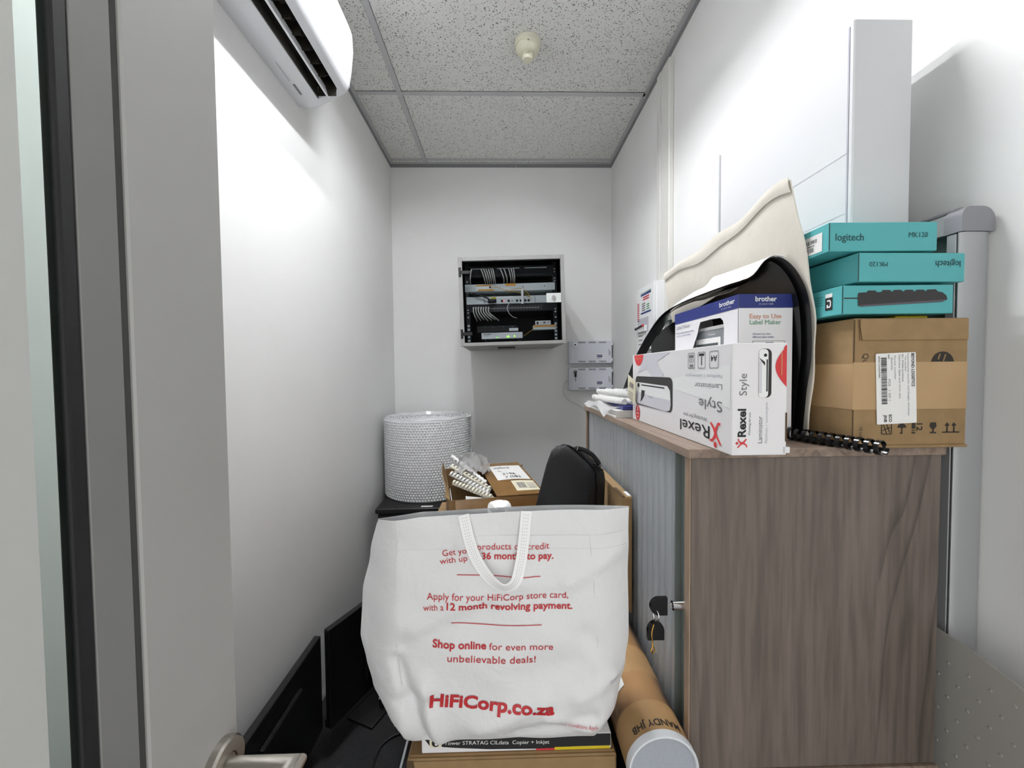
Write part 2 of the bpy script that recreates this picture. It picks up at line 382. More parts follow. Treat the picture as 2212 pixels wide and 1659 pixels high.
class Face:
    def __init__(s, o, r, u, root=None):
        s.o = Vector(o); s.r = Vector(r).normalized(); s.u = Vector(u).normalized(); s.n = s.r.cross(s.u)
    def at(s, x, y, e=0.0005): return s.o + s.r * x + s.u * y + s.n * e
def near_face(x0, y0, z0): return Face((x0, y0, z0), (1, 0, 0), (0, 0, 1))
def left_face(x0, yfar, z0): return Face((x0, yfar, z0), (0, -1, 0), (0, 0, 1))
def top_face(x0, y0, z): return Face((x0, y0, z), (1, 0, 0), (0, 1, 0))
def rotpt(x, y, cx, cy, a):
    c, s = math.cos(a), math.sin(a); return cx + (x - cx) * c - (y - cy) * s, cy + (x - cx) * s + (y - cy) * c
def shape(name, loops, mat, parent, face, e=0.0005, world=False):
    b = MB()
    if len(loops) == 1:
        b.add([face.at(x, y, e) for x, y in loops[0]], [tuple(range(len(loops[0])))])
    else:
        bm = bmesh.new(); ed = []
        for lp in loops:
            vs_ = [bm.verts.new(face.at(x, y, e)) for x, y in lp]
            ed += [bm.edges.new((vs_[i], vs_[(i + 1) % len(vs_)])) for i in range(len(vs_))]
        bmesh.ops.triangle_fill(bm, edges=ed, use_beauty=True)
        bm.verts.index_update(); b.add([q.co for q in bm.verts], [[q.index for q in f.verts] for f in bm.faces]); bm.free()
    return b.build(name, mat, parent, world=world)
def rects(name, lst, mat, parent, face, e=0.0005, rot=0, c=(0, 0), world=False):
    b = MB()
    for x0, y0, x1, y1 in lst:
        q = [rotpt(x, y, c[0], c[1], rot) for x, y in ((x0, y0), (x1, y0), (x1, y1), (x0, y1))]
        b.add([face.at(x, y, e) for x, y in q], [(0, 1, 2, 3)])
    return b.build(name, mat, parent, world=world)
def circ(cx, cy, r, n=24, a0=0, a1=2 * PI, ry=None):
    full = abs(a1 - a0 - 2 * PI) < 1e-6; ry = r if ry is None else ry
    k = n if full else n + 1
    return [(cx + r * math.cos(a0 + (a1 - a0) * i / n), cy + ry * math.sin(a0 + (a1 - a0) * i / n)) for i in range(k)]
def rrect(x0, y0, x1, y1, r, n=5):
    out = []
    for cx, cy, a in ((x1 - r, y0 + r, -PI / 2), (x1 - r, y1 - r, 0), (x0 + r, y1 - r, PI / 2), (x0 + r, y0 + r, PI)):
        out += [(cx + r * math.cos(a + PI / 2 * i / n), cy + r * math.sin(a + PI / 2 * i / n)) for i in range(n + 1)]
    return out
TXT = {}
def text_raw(s, bold):
    k = (s, bold)
    if k in TXT: return TXT[k]
    c = bpy.data.curves.new('t', 'FONT'); c.body = s; c.size = 1.0; c.resolution_u = 3; c.offset = bold
    o = bpy.data.objects.new('t', c); COL.objects.link(o)
    dg = bpy.context.evaluated_depsgraph_get(); ev = o.evaluated_get(dg); me = bpy.data.meshes.new_from_object(ev)
    v = [(q.co.x, q.co.y) for q in me.vertices]; f = [tuple(p.vertices) for p in me.polygons]
    bpy.data.objects.remove(o); bpy.data.curves.remove(c); bpy.data.meshes.remove(me)
    x0 = min(p[0] for p in v); x1 = max(p[0] for p in v)
    v = [((x - x0), y) for x, y in v]
    TXT[k] = (v, f, x1 - x0); return TXT[k]
CAP = 0.70
def text(name, s, mat, parent, face, x, y, w, cap, rot=0.0, bold=0.0, e=0.0005, warp=None, world=False):
    """baseline starts at (x, y) on the face, fitted to width w and cap height cap, turned by rot"""
    v, f, tw = text_raw(s, bold); b = MB(); c, sn = math.cos(rot), math.sin(rot); out = []
    for px, py in v:
        a = px / tw * w; h = py / CAP * cap
        X, Y = x + a * c - h * sn, y + a * sn + h * c
        if warp: X, Y = warp(X, Y)
        out.append(face.at(X, Y, e))
    b.add(out, f)
    return b.build(name, mat, parent, world=world)
def lines(n, x0, y0, w, pitch, th, seed=0, ragged=0.3):
    r = random.Random(seed); return [(x0, y0 - i * pitch, x0 + w * (1 - ragged * r.random()), y0 - i * pitch + th) for i in range(n)]
def barcode(x0, y0, x1, y1, n, seed=1):
    r = random.Random(seed); out = []; x = x0; u = (x1 - x0) / (n * 2.6)
    while x < x1:
        w = u * r.choice((1, 1, 2, 3)); out.append((x, y0, min(x + w, x1), y1)); x += w + u * r.choice((1, 1, 2))
    return out

# ================================================================== SETTING
XL, XR, YB, YN = -0.716, 0.724, 2.662, -0.37
struct(MB().box(XL - 0.1, YN - 0.6, FL - 0.05, XR + 0.1, YB + 0.1, FL).build('floor', 'floor'))
struct(MB().box(XL - 0.1, YN - 0.1, FL, XL, YB + 0.1, CE + 0.16).build('wall_left', 'wall'))
struct(MB().box(XR, YN - 0.1, FL, XR + 0.1, YB + 0.1, CE + 0.16).build('wall_right', 'wall'))
struct(MB().box(XL, YB, FL, XR, YB + 0.1, CE + 0.16).build('wall_back', 'wall'))
wf = MB(); wf.box(XL, YN - 0.1, FL, -0.345, YN, CE + 0.16); wf.box(0.52, YN - 0.1, FL, XR, YN, CE + 0.16); wf.box(-0.345, YN - 0.1, 2.2, 0.52, YN, CE + 0.16)
struct(wf.build('wall_front', 'wall'))
jb = MB(); jb.box(-0.345, YN - 0.1, FL, -0.320, YN + 0.005, 2.2); jb.box(0.495, YN - 0.1, FL, 0.52, YN + 0.005, 2.2); jb.box(-0.320, YN - 0.1, 2.185, 0.495, YN + 0.005, 2.2)
struct(jb.build('trim_1', 'door_alu'))
# skirting on the left and back wall
sk = MB().box(XL, -0.2, FL, XL + 0.012, YB, FL + 0.08, 0.002)
struct(sk.build('baseboard_left', 'skirt'))
struct(MB().box(XL + 0.012, YB - 0.012, FL, XR, YB, FL + 0.08, 0.002).build('baseboard_back', 'skirt'))

# ceiling: slab above, single mineral tiles and grid bars below it
ceil = struct(MB().box(XL, YN, CE + 0.13, XR, YB, CE + 0.16).build('ceiling', 'wall'))
BX = -0.488; BW = 0.012
rows = [(YN, 0.186), (0.210, 0.786), (0.810, 1.386), (1.410, 1.986), (2.010, 2.600), (2.618, YB - 0.012)]
first = None
for (ya, yb) in rows:
    for (xa, xb) in ((XL + 0.004, BX - BW), (BX + BW, XR - 0.004)):
        if ya == 0.810 and xa > -0.6: xa = 0.150
        MB().box(xa + 0.001, ya + 0.001, CE + 0.003, xb - 0.001, yb - 0.001, CE + 0.018, 0.0015).build('ceiling_tile', 'tile', ceil)
MB().box(BX - BW, YN, CE - 0.001, BX + BW, YB - 0.01, CE + 0.004, 0.0006).build('ceiling_bar', 'grid', ceil)
for y in (0.198, 0.798, 1.398, 1.998):
    MB().box(BX + BW, y - BW, CE - 0.002, XR - 0.012, y + BW, CE + 0.003, 0.0006).build('ceiling_bar', 'grid', ceil)
    MB().box(XL + 0.012, y - BW, CE, BX - BW, y + BW, CE + 0.003, 0.0006).build('ceiling_bar', 'grid', ceil)
MB().box(XL + 0.01, 2.598, CE, XR - 0.01, 2.620, CE + 0.003, 0.0006).build('ceiling_bar', 'grid', ceil)
MB().box(0.124, 0.810, CE - 0.001, 0.148, 1.386, CE + 0.004, 0.0006).build('ceiling_bar', 'grid', ceil)
def angle(name, x0, y0, x1, y1, mat='trimd'):
    return struct(MB().box(x0, y0, CE - 0.022, x1, y1, CE + 0.002, 0.0006).build(name, mat))
angle('trim_2', XL, YN, XL + 0.004, YB)
angle('trim_3', XR - 0.004, YN, XR, YB)
t4 = angle('trim_4', XL, YB - 0.004, 0.10, YB); angle('trim_5', 0.1015, YB - 0.004, XR, YB)
lg = MB(); lg.box(XL + 0.004, YN, CE - 0.002, XL + 0.022, YB - 0.004, CE + 0.001); lg.box(XR - 0.022, YN, CE - 0.002, XR - 0.004, YB - 0.004, CE + 0.001); lg.box(XL + 0.022, YB - 0.020, CE - 0.002, XR - 0.022, YB - 0.004, CE + 0.001)
lg.build('angle_leg', 'grid', ceil)
# white trunking running down the right wall
tk = MB().box(XR - 0.022, 1.690, FL, XR, 1.815, CE - 0.05, 0.003)
tko = struct(tk.build('trim_6', 'trunk'))
MB().box(XR - 0.026, 1.775, FL, XR - 0.022, 1.812, CE - 0.052, 0.0015).build('trunking_lid', 'trunk', tko)

# fluorescent ceiling fitting, recessed in the next grid cell (above the top of the photograph)
lt = thing('ceiling_light', 'recessed white ceiling light with two lamp tubes in the tile grid', 'ceiling light', (-0.176, 1.098, CE))
pan = MB()
x0, x1, y0, y1 = -0.474, 0.122, 0.812, 1.384
pan.box(x0, y0, CE + 0.11, x1, y1, CE + 0.116)
pan.box(x0, y0, CE, x0 + 0.006, y1, CE + 0.11); pan.box(x1 - 0.006, y0, CE, x1, y1, CE + 0.11)
pan.box(x0 + 0.006, y0, CE, x1 - 0.006, y0 + 0.006, CE + 0.11); pan.box(x0 + 0.006, y1 - 0.006, CE, x1 - 0.006, y1, CE + 0.11)
pan.build('housing', 'lamp_white', lt)
for xx in (-0.39, -0.17, 0.05):
    MB().prism([(xx - 0.003, CE + 0.001), (xx + 0.003, CE + 0.001), (xx + 0.008, CE + 0.07), (xx - 0.008, CE + 0.07)], y0 + 0.0065, y1 - 0.0065, 'y').build('louvre_blade', 'lamp_white', lt)
for xx in (-0.28, -0.06):
    tb = MB().cyl((xx, 0.835, CE + 0.075), (xx, 1.361, CE + 0.075), 0.013, n=16); tb.build('lamp_tube', 'tube', lt, smooth=40)
    for yy in (0.822, 1.374):
        MB().box(xx - 0.014, yy - 0.009, CE + 0.055, xx + 0.014, yy + 0.009, CE + 0.109, 0.002).build('lamp_holder', 'lamp_white', lt)

# ------------------------------------------------------------------ glazed door, standing open on the left
dr = bpy.data.objects.new('door_1', None); COL.objects.link(dr); dr.empty_display_size = 0.02
dr.location = (-0.2859, 0.42, FL + 0.008); dr.rotation_euler = (0, 0, rad(-90)); dr['kind'] = 'structure'
dr['label'] = 'grey aluminium glazed door standing open on the left'
ROOT[dr.name] = Vector((0, 0, 0))
DW, DH = 0.775, 2.10
L = dict(world=False)
SW = 0.1029
MB().box(0, -0.045, 0, SW, 0, DH, 0.0015).build('door_stile', 'door_alu', dr, **L)
MB().box(DW - SW, -0.045, 0, DW, 0, DH, 0.0015).build('door_stile', 'door_alu', dr, **L)
MB().box(SW, -0.045, DH - 0.1, DW - SW, 0, DH, 0.001).build('door_rail', 'door_alu', dr, **L)
MB().box(SW, -0.045, 0, DW - SW, 0, 0.16, 0.001).build('door_rail', 'door_alu', dr, **L)
MB().box(SW, -0.012, 0.16, SW + 0.0075, -0.003, DH - 0.1).build('bead_groove', 'gapdark', dr, **L)
MB().box(SW + 0.0075, -0.012, 0.16, 0.1393, -0.0005, DH - 0.1, 0.0006).build('glazing_bead', 'door_alu2', dr, **L)
MB().box(0.1395, -0.0105, 0.16, 0.1506, -0.0008, DH - 0.1, 0.002, 2).build('glazing_gasket', 'rubber', dr, **L)
gl = MB().box(0.1508, -0.010, 0.16, DW - SW, -0.004, DH - 0.1).build('glass_pane', 'door_glass', dr, **L)
MB().box(0.1682, -0.0038, 0.17, DW - SW - 0.01, -0.0034, DH - 0.11).build('frosted_film', 'matfilm', gl, **L)
# round rose and mitred lever
hz = 1.008 - FL - 0.008
rose = MB()
rose.lathe([(0.0, 0.0), (0.027, 0.0), (0.027, 0.007), (0.025, 0.0095), (0.0135, 0.0095), (0.0125, 0.0085), (0.0, 0.0085)], (0.029, 0, hz), 40, 'y')
rose.build('handle_rose', 'steel', dr, smooth=30, **L)
neck = MB(); R_ = 0.0098
sec = 20
v = []; 
for k in range(sec):
    t = 2 * PI * k / sec; v.append((0.029 + R_ * math.cos(t), 0.0085, hz + R_ * math.sin(t)))
for k in range(sec):
    t = 2 * PI * k / sec; v.append((0.029 + R_ * math.cos(t), 0.072 - R_ * math.cos(t) + 0.0, hz + R_ * math.sin(t)))
for k in range(sec):
    t = 2 * PI * k / sec; v.append((0.150, 0.072 - R_ * math.cos(t), hz + R_ * math.sin(t)))
f = [(i * sec + k, i * sec + (k + 1) % sec, (i + 1) * sec + (k + 1) % sec, (i + 1) * sec + k) for i in range(2) for k in range(sec)] + [tuple(range(2 * sec, 3 * sec))]
neck.add(v, f); neck.build('lever_handle', 'steel', dr, smooth=40, **L)
for z in (0.25, 1.05, 1.85):
    MB().cyl((DW + 0.002, 0.004, z - 0.05), (DW + 0.002, 0.004, z + 0.05), 0.008, n=14).build('hinge', 'steel', dr, smooth=40, **L)

# ================================================================== AIR CONDITIONER
ac = thing('air_conditioner', 'white wall-mounted split air conditioner above the left wall', 'air conditioner', (XL, 1.05, 2.34))
AY0, AY1, AYS = 0.66, 1.487, 1.442
prof = [(-0.716, 2.346), (-0.690, 2.341), (-0.655, 2.345), (-0.635, 2.352)]
notch = [(-0.640, 2.395), (-0.615, 2.440), (-0.570, 2.435), (-0.562, 2.400)]
front = [(-0.567, 2.386), (-0.548, 2.396), (-0.535, 2.416), (-0.526, 2.470), (-0.519, 2.535), (-0.521, 2.592), (-0.532, 2.622), (-0.555, 2.634), (-0.716, 2.638)]
b = MB(); b.prism(prof + notch + front, AY0, AYS, 'y'); b.build('body', 'ac', ac, smooth=35)
# rounded end cheek
full = prof + front
c0 = (-0.716, 2.50)
def ring(sc, y): return [(c0[0] + (x - c0[0]) * sc, y, c0[1] + (z - c0[1]) * sc) for x, z in full]
for (ya, sgn) in ((AYS, 1), (AY0, -1)):
    rr = [ring(1, ya), ring(1, ya + sgn * 0.022), ring(0.985, ya + sgn * 0.036), ring(0.94, ya + sgn * 0.045)]
    n = len(full); q = MB(); q.add(sum(rr, []), [(i * n + k, i * n + (k + 1) % n, (i + 1) * n + (k + 1) % n, (i + 1) * n + k) for i in range(3) for k in range(n)] + [tuple(range(3 * n, 4 * n)), tuple(range(n))[::-1]])
    q.build('end_cheek', 'ac', ac, smooth=40)
od = MB(); od.prism([(-0.6345, 2.3560), (-0.6385, 2.394), (-0.6143, 2.4385), (-0.5705, 2.4335), (-0.5628, 2.400), (-0.5668, 2.389), (-0.5690, 2.391), (-0.5665, 2.402), (-0.574, 2.430), (-0.613, 2.434), (-0.635, 2.392), (-0.632, 2.3575)], AY0 + 0.002, AYS - 0.001, 'y')
od.box(-0.632, AYS - 0.003, 2.362, -0.570, AYS - 0.0005, 2.43)
od.build('air_outlet', 'ac_dark', ac)
for k in range(14):
    yy = AY0 + 0.06 + k * 0.055
    MB().box(-0.622, yy, 2.385, -0.580, yy + 0.002, 2.425).build('guide_vane', 'ac_dark', ac)
fl = MB(); fl.prism([(-0.612, 2.392), (-0.606, 2.364), (-0.598, 2.350), (-0.594, 2.352), (-0.600, 2.368), (-0.606, 2.393)], AY0 + 0.01, AYS + 0.012, 'y'); fl.build('flap', 'ac', ac, smooth=50)
bf = Face((-0.690, 1.30, 2.341), (0, 1, 0), (1, 0, 0))
# display and slot under the body
dn = Vector((0.035, 0, 0.004)).normalized()
uf = Face((-0.690, 1.20, 2.3405), (0, 1, 0), tuple(dn)); uf.n = Vector((0.11, 0, -1)).normalized()
rects('display_window', [(0.155, 0.012, 0.205, 0.020)], 'grey_print', ac, uf, e=0.0006, world=True)
rects('seam', [(0.06, 0.010, 0.14, 0.012)], 'ink_lgrey', ac, uf, e=0.0006, world=True)

# ================================================================== SMOKE DETECTOR
sd = thing('smoke_detector', 'cream round smoke detector hanging under the ceiling tile', 'smoke detector', (0.114, 1.69, CE))
o_ = (0.114, 1.69, CE)
MB().lathe([(0.0, 0.002), (0.052, 0.002), (0.053, -0.006), (0.052, -0.020), (0.0505, -0.0215), (0.0, -0.0215)], o_, 40).build('base', 'smoke', sd, smooth=35)
MB().lathe([(0.0, -0.0215), (0.0485, -0.0215), (0.0490, -0.028), (0.044, -0.040), (0.030, -0.048), (0.0225, -0.049), (0.0, -0.049)], o_, 40).build('body', 'smoke', sd, smooth=50)
MB().lathe([(0.0, -0.049), (0.017, -0.049), (0.017, -0.060), (0.0, -0.060)], o_, 24).build('smoke_chamber', 'rubber', sd, smooth=35)
for k in range(20):
    a = 2 * PI * k / 20; ca, sa = math.cos(a), math.sin(a)
    r0, r1, w = 0.0165, 0.0215, 0.0017
    v = []
    for z in (-0.0485, -0.0605):
        for r in (r0, r1):
            for s_ in (-w, w): v.append((o_[0] + ca * r - sa * s_, o_[1] + sa * r + ca * s_, o_[2] + z))
    MB().add(v, [(0, 1, 3, 2), (4, 6, 7, 5), (0, 4, 5, 1), (2, 3, 7, 6), (0, 2, 6, 4), (1, 5, 7, 3)]).build('slot_rib', 'smoke', sd)
MB().lathe([(0.0, -0.060), (0.0215, -0.060), (0.0215, -0.066), (0.018, -0.072), (0.0, -0.073)], o_, 32).build('sensor_cap', 'smoke', sd, smooth=50)
MB().cyl((0.114, 1.6436, CE - 0.0270), (0.114, 1.6406, CE - 0.0276), 0.0022, n=12).build('indicator', 'rubber', sd)

# ================================================================== WALL-MOUNTED NETWORK CABINET
RR = (0, rad(-1.3), 0)
rk = thing('network_cabinet', 'grey wall-mounted network cabinet with a tinted glass door', 'network cabinet', (-0.2185, 2.105, 1.529), RR)
RWd, RHt, RDp = 0.553, 0.462, 0.535
fr = MB()
fr.box(0, 0, 0, 0.020, 0.022, RHt, 0.0015); fr.box(RWd - 0.020, 0, 0, RWd, 0.022, RHt, 0.0015)
fr.box(0.020, 0, 0, RWd - 0.020, 0.022, 0.018, 0.0015); fr.box(0.020, 0, RHt - 0.020, RWd - 0.020, 0.022, RHt, 0.0015)
fr.build('door_frame', 'rack_grey', rk, **L)
bd = MB()
bd.box(0.004, 0.024, 0.003, 0.008, RDp, RHt - 0.003); bd.box(RWd - 0.008, 0.024, 0.003, RWd - 0.004, RDp, RHt - 0.003)
bd.box(0.008, 0.024, 0.003, RWd - 0.008, RDp, 0.007); bd.box(0.008, 0.024, RHt - 0.007, RWd - 0.008, RDp, RHt - 0.003)
bd.build('casing', 'rack_grey', rk, **L)
MB().box(0.008, RDp - 0.006, 0.007, RWd - 0.008, RDp - 0.002, RHt - 0.007).build('back_plate', 'black_metal', rk, **L)
inn = MB(); inn.box(0.0085, 0.026, 0.008, 0.0105, RDp - 0.01, RHt - 0.008); inn.box(RWd - 0.0105, 0.026, 0.008, RWd - 0.0085, RDp - 0.01, RHt - 0.008); inn.box(0.0105, 0.026, 0.0075, RWd - 0.0105, RDp - 0.01, 0.009); inn.box(0.0105, 0.026, RHt - 0.0092, RWd - 0.0105, RDp - 0.01, RHt - 0.0075)
inn.build('inner_lining', 'black_metal', rk, **L)
MB().box(0.021, 0.006, 0.019, RWd - 0.021, 0.010, RHt - 0.021).build('glass_door', 'rack_glass', rk, **L)
MB().box(0.19, 0.2, -0.004, 0.29, 0.3, 0.003).build('cable_entry', 'black_plastic', rk, **L)
for z in (0.385, 0.065):
    h = MB(); h.box(0.002, -0.006, z - 0.024, 0.014, 0.002, z + 0.024, 0.002); h.box(0.014, -0.003, z - 0.010, 0.062, 0.0055, z + 0.008, 0.002); h.build('hinge', 'black_plastic', rk, **L)
MB().box(0.455, -0.003, 0.215, 0.532, 0.0055, 0.264, 0.001).build('latch_plate', 'dev_grey', rk, **L)
lk = MB().cyl((0.492, -0.010, 0.240), (0.492, -0.002, 0.240), 0.011, n=24).build('lock', 'chrome', rk, smooth=40, **L)
MB().box(0.4905, -0.0125, 0.216, 0.4935, -0.0100, 0.246, 0.0005).build('lock_slot', 'chrome', lk, **L)
DY = 0.085    # depth of the rails behind the glass
for x in (0.026, 0.500):
    rl = MB().box(x, DY, 0.012, x + 0.022, DY + 0.02, RHt - 0.012).build('rack_rail', 'black_metal', rk, **L)
    if True:
        for z in (0.41, 0.395, 0.36, 0.345, 0.195, 0.18, 0.15) if x > 0.3 else (0.365, 0.352, 0.325, 0.295, 0.262, 0.25, 0.20, 0.185, 0.16):
            MB().cyl((x + 0.011, DY - 0.003, z), (x + 0.011, DY, z), 0.0045, n=10).build('rail_screw', 'chrome', rl, **L)
        for z in (0.115, 0.095, 0.075, 0.055, 0.035):
            MB().box(x + 0.005, DY - 0.0008, z - 0.006, x + 0.017, DY, z + 0.006).build('rail_hole', 'dev_grey', rl, **L)
# equipment: things of their own, standing in the cabinet's frame
def rthing(name, label, cat, x, z, y=DY, group=None):
    m = Matrix.Translation(Vector((-0.2185, 2.105, 1.529))) @ Matrix.Rotation(rad(-1.3), 4, 'Y')
    p = m @ Vector((x, y, z)); o = thing(name, label, cat, tuple(p), RR, group); return o
class Sh:      # shift helper: geometry given in cabinet coordinates, stored relative to the thing
    def __init__(s, x, z, y=DY): s.o = (x, y, z)
def rb(mb, o, name, mat, origin, **k):
    mb.v = [(p[0] - origin[0], p[1] - origin[1], p[2] - origin[2]) for p in mb.v]; return mb.build(name, mat, o, world=False, **k)
def device(name, label, cat, x0, z0, x1, z1, mat, depth=0.25, bev=0.001):
    o = rthing(name, label, cat, x0, z0); org = (x0, DY, z0)
    rb(MB().box(x0, DY - 0.004, z0, x1, DY + depth, z1, bev), o, 'body', mat, org); return o, org
pp, og = device('patch_panel', 'black patch panel with grey cords at the top of the network cabinet', 'patch panel', 0.048, 0.375, 0.500, 0.432, 'black_metal', 0.05)
for a, c in ((0.060, 0.178), (0.200, 0.322), (0.350, 0.470)):
    rb(MB().box(a, DY - 0.006, 0.4165, c, DY - 0.004, 0.4215), pp, 'label_strip', 'dev_grey', og)
for k in range(24):
    x = 0.062 + k * 0.0172
    rb(MB().box(x, DY - 0.0052, 0.388, x + 0.010, DY - 0.004, 0.397), pp, 'port', 'rubber', og)
ft, og = device('fibre_tray', 'grey fibre tray with orange labels below the black patch panel', 'fibre tray', 0.024, 0.297, 0.512, 0.337, 'dev_grey', 0.2)
rb(MB().box(0.082, DY - 0.0075, 0.300, 0.182, DY - 0.004, 0.325, 0.001), ft, 'adapter_plate', 'white_plastic', og)
rb(MB().box(0.095, DY - 0.0085, 0.301, 0.180, DY - 0.0075, 0.309), ft, 'orange_label', 'orange', og)
rb(MB().box(0.082, DY - 0.006, 0.327, 0.168, DY - 0.004, 0.333), ft, 'orange_label', 'orange', og)
rb(MB().box(0.244, DY - 0.006, 0.325, 0.298, DY - 0.004, 0.337), ft, 'orange_label', 'orange', og)
rb(MB().box(0.213, DY - 0.005, 0.308, 0.266, DY - 0.004, 0.315), ft, 'paper_label', 'paper', og)
rb(MB().cyl((0.160, DY - 0.012, 0.319), (0.160, DY - 0.007, 0.319), 0.005, n=12), ft, 'connector', 'black_plastic', og)
for x in (0.338, 0.455): rb(MB().cyl((x, DY - 0.006, 0.318), (x, DY - 0.004, 0.318), 0.0035, n=10), ft, 'screw', 'chrome', og)
ru, og = device('router', 'grey router with a red light in the middle of the network cabinet', 'router', 0.030, 0.229, 0.512, 0.270, 'dev_grey', 0.25)
for x in (0.216, 0.252, 0.298, 0.318, 0.343, 0.361): rb(MB().box(x, DY - 0.005, 0.238, x + 0.012, DY - 0.004, 0.250), ru, 'port', 'rubber', og)
rb(MB().cyl((0.232, DY - 0.006, 0.244), (0.232, DY - 0.004, 0.244), 0.003, n=10), ru, 'indicator', 'led_red', og)
rb(MB().box(0.195, DY - 0.005, 0.2590, 0.352, DY - 0.004, 0.2665), ru, 'paper_label', 'paper', og)
rb(MB().box(0.163, DY - 0.007, 0.253, 0.190, DY - 0.004, 0.266), ru, 'yellow_tag', 'yellow', og)
rb(MB().box(0.400, DY - 0.005, 0.231, 0.402, DY - 0.004, 0.268), ru, 'panel_seam', 'gapdark', og)
rb(MB().box(0.125, DY - 0.005, 0.231, 0.127, DY - 0.004, 0.268), ru, 'panel_seam', 'gapdark', og)
sw, og = device('network_switch', 'black switch with two rows of ports below the grey router', 'network switch', 0.048, 0.186, 0.500, 0.226, 'black_metal', 0.25)
for r_i in (0, 1):
    for k in range(24):
        x = 0.066 + k * 0.0158
        rb(MB().box(x, DY - 0.0048, 0.193 + 0.0145 * r_i, x + 0.0105, DY - 0.004, 0.2025 + 0.0145 * r_i), sw, 'port', 'gapdark' if k > 6 else 'rubber', og)
rb(MB().box(0.066, DY - 0.0052, 0.2040, 0.425, DY - 0.004, 0.2058), sw, 'port_line', 'dev_grey', og)
ps, og = device('black_appliance', 'black appliance with a small white label above the white firewall', 'appliance', 0.082, 0.078, 0.300, 0.112, 'black_plastic', 0.2)
rb(MB().box(0.256, DY - 0.0055, 0.0815, 0.305, DY - 0.004, 0.0965), ps, 'paper_label', 'paper', og)
for x in (0.128, 0.165, 0.226, 0.276): rb(MB().cyl((x, DY - 0.005, 0.106), (x, DY - 0.004, 0.106), 0.0012, n=8), ps, 'indicator', 'paper', og)
fwll = rthing('firewall_box', 'small white firewall box with green lights at the cabinet bottom', 'firewall', 0.105, 0.0095)
og = (0.105, DY, 0.0095)
rb(MB().box(0.105, DY - 0.012, 0.0395, 0.328, DY + 0.16, 0.0735, 0.002), fwll, 'body', 'white_plastic', og)
for x in (0.12, 0.30): rb(MB().box(x, DY + 0.01, 0.0095, x + 0.012, DY + 0.12, 0.0395), fwll, 'foot', 'black_plastic', og)
ff = Face((0, -0.012, 0.030), (1, 0, 0), (0, 0, 1))
text('brand_text', 'FORTINET', 'ink', fwll, ff, 0.010, 0.0235, 0.042, 0.0055, bold=0.03)
rects('small_print', [(0.018, 0.017, 0.040, 0.0185)], 'ink_grey', fwll, ff)
rects('indicator', [(0.078, 0.006, 0.092, 0.010), (0.136, 0.006, 0.152, 0.016), (0.174, 0.008, 0.184, 0.017)], 'led_green', fwll, ff, e=0.0008)
bk = rthing('fibre_bracket', 'grey bracket with an orange strip and white sticker at right in the cabinet', 'bracket', 0.388, 0.083)
og = (0.388, DY, 0.083)
rb(MB().box(0.388, DY - 0.006, 0.083, 0.512, DY + 0.05, 0.109, 0.001), bk, 'plate', 'dev_grey', og)
rb(MB().box(0.389, DY - 0.007, 0.098, 0.510, DY - 0.006, 0.107), bk, 'orange_label', 'orange', og)
st = rb(MB().box(0.399, DY - 0.010, 0.109, 0.483, DY - 0.004, 0.131, 0.0005), bk, 'sticker', 'paper', og)
sf = Face((0.011, -0.0101, 0.026), (1, 0, 0), (0, 0, 1))
shape('sticker_mark', [circ(0.012, 0.010, 0.006, 16, ry=0.008)], 'ink', st, sf)
rects('sticker_mark', [(0.042, 0.006, 0.056, 0.017), (0.062, 0.013, 0.078, 0.016), (0.062, 0.008, 0.078, 0.010), (0.024, 0.010, 0.034, 0.013)], 'ink_grey', st, sf)
# cords
ORD = ['leftmost', 'second', 'third', 'fourth', 'fifth', 'sixth', 'seventh']
RM = Matrix.Translation(Vector((-0.2185, 2.105, 1.529))) @ Matrix.Rotation(rad(-1.3), 4, 'Y')
def cord(name, label, pts, r, mat, group, cat='cable'):
    b = MB().tube([RM @ Vector(p) for p in pts], r, 7, 5); o = b.build(name, mat, None, smooth=60); tag(o, label, cat, group); return o
for k, x in enumerate((0.068, 0.112, 0.126, 0.139, 0.152, 0.165, 0.176)):
    dx = -0.012 if k == 0 else 0.024 - 0.002 * k
    cord('network_cable', ORD[k] + ' grey cable from the left in the left patch panel loom', [(x, DY - 0.002, 0.417), (x + dx * .15, DY - 0.035, 0.410), (x + dx * .6, DY - 0.045, 0.385), (x + dx, DY - 0.030, 0.352), (x + dx * 1.1, DY + 0.02, 0.344)], 0.0032, 'cable_grey', 'cords at left of the patch panel')
for k, x in enumerate((0.218, 0.238, 0.262, 0.276, 0.288)):
    dx = 0.018 - 0.003 * k
    cord('network_cable', ORD[k] + ' grey cable from the left in the middle patch panel loom', [(x, DY - 0.002, 0.415), (x, DY - 0.035, 0.408), (x + dx * .5, DY - 0.045, 0.385), (x + dx, DY - 0.030, 0.356), (x + dx, DY + 0.02, 0.347)], 0.0032, 'cable_grey', 'cords in the middle of the patch panel')
for k in range(7):
    x = 0.072 + k * 0.0135; dx = 0.012 + 0.006 * k
    cord('network_cable', ORD[k] + ' grey cable from the left in the bunch at the black switch', [(x, DY - 0.002, 0.212), (x - 0.004, DY - 0.035, 0.206), (x - 0.002, DY - 0.045, 0.178), (x + dx * .6, DY - 0.035, 0.152), (x + dx, DY - 0.0, 0.140 + 0.003 * (k % 3))], 0.0034, 'cable_grey', 'cords bunched at the switch')
cord('network_cable', 'single thin grey cord curving down from the router', [(0.283, DY - 0.002, 0.244), (0.272, DY - 0.03, 0.240), (0.250, DY - 0.04, 0.205), (0.256, DY - 0.04, 0.175), (0.276, DY - 0.03, 0.155), (0.300, DY - 0.006, 0.150)], 0.0024, 'cable_grey', None)
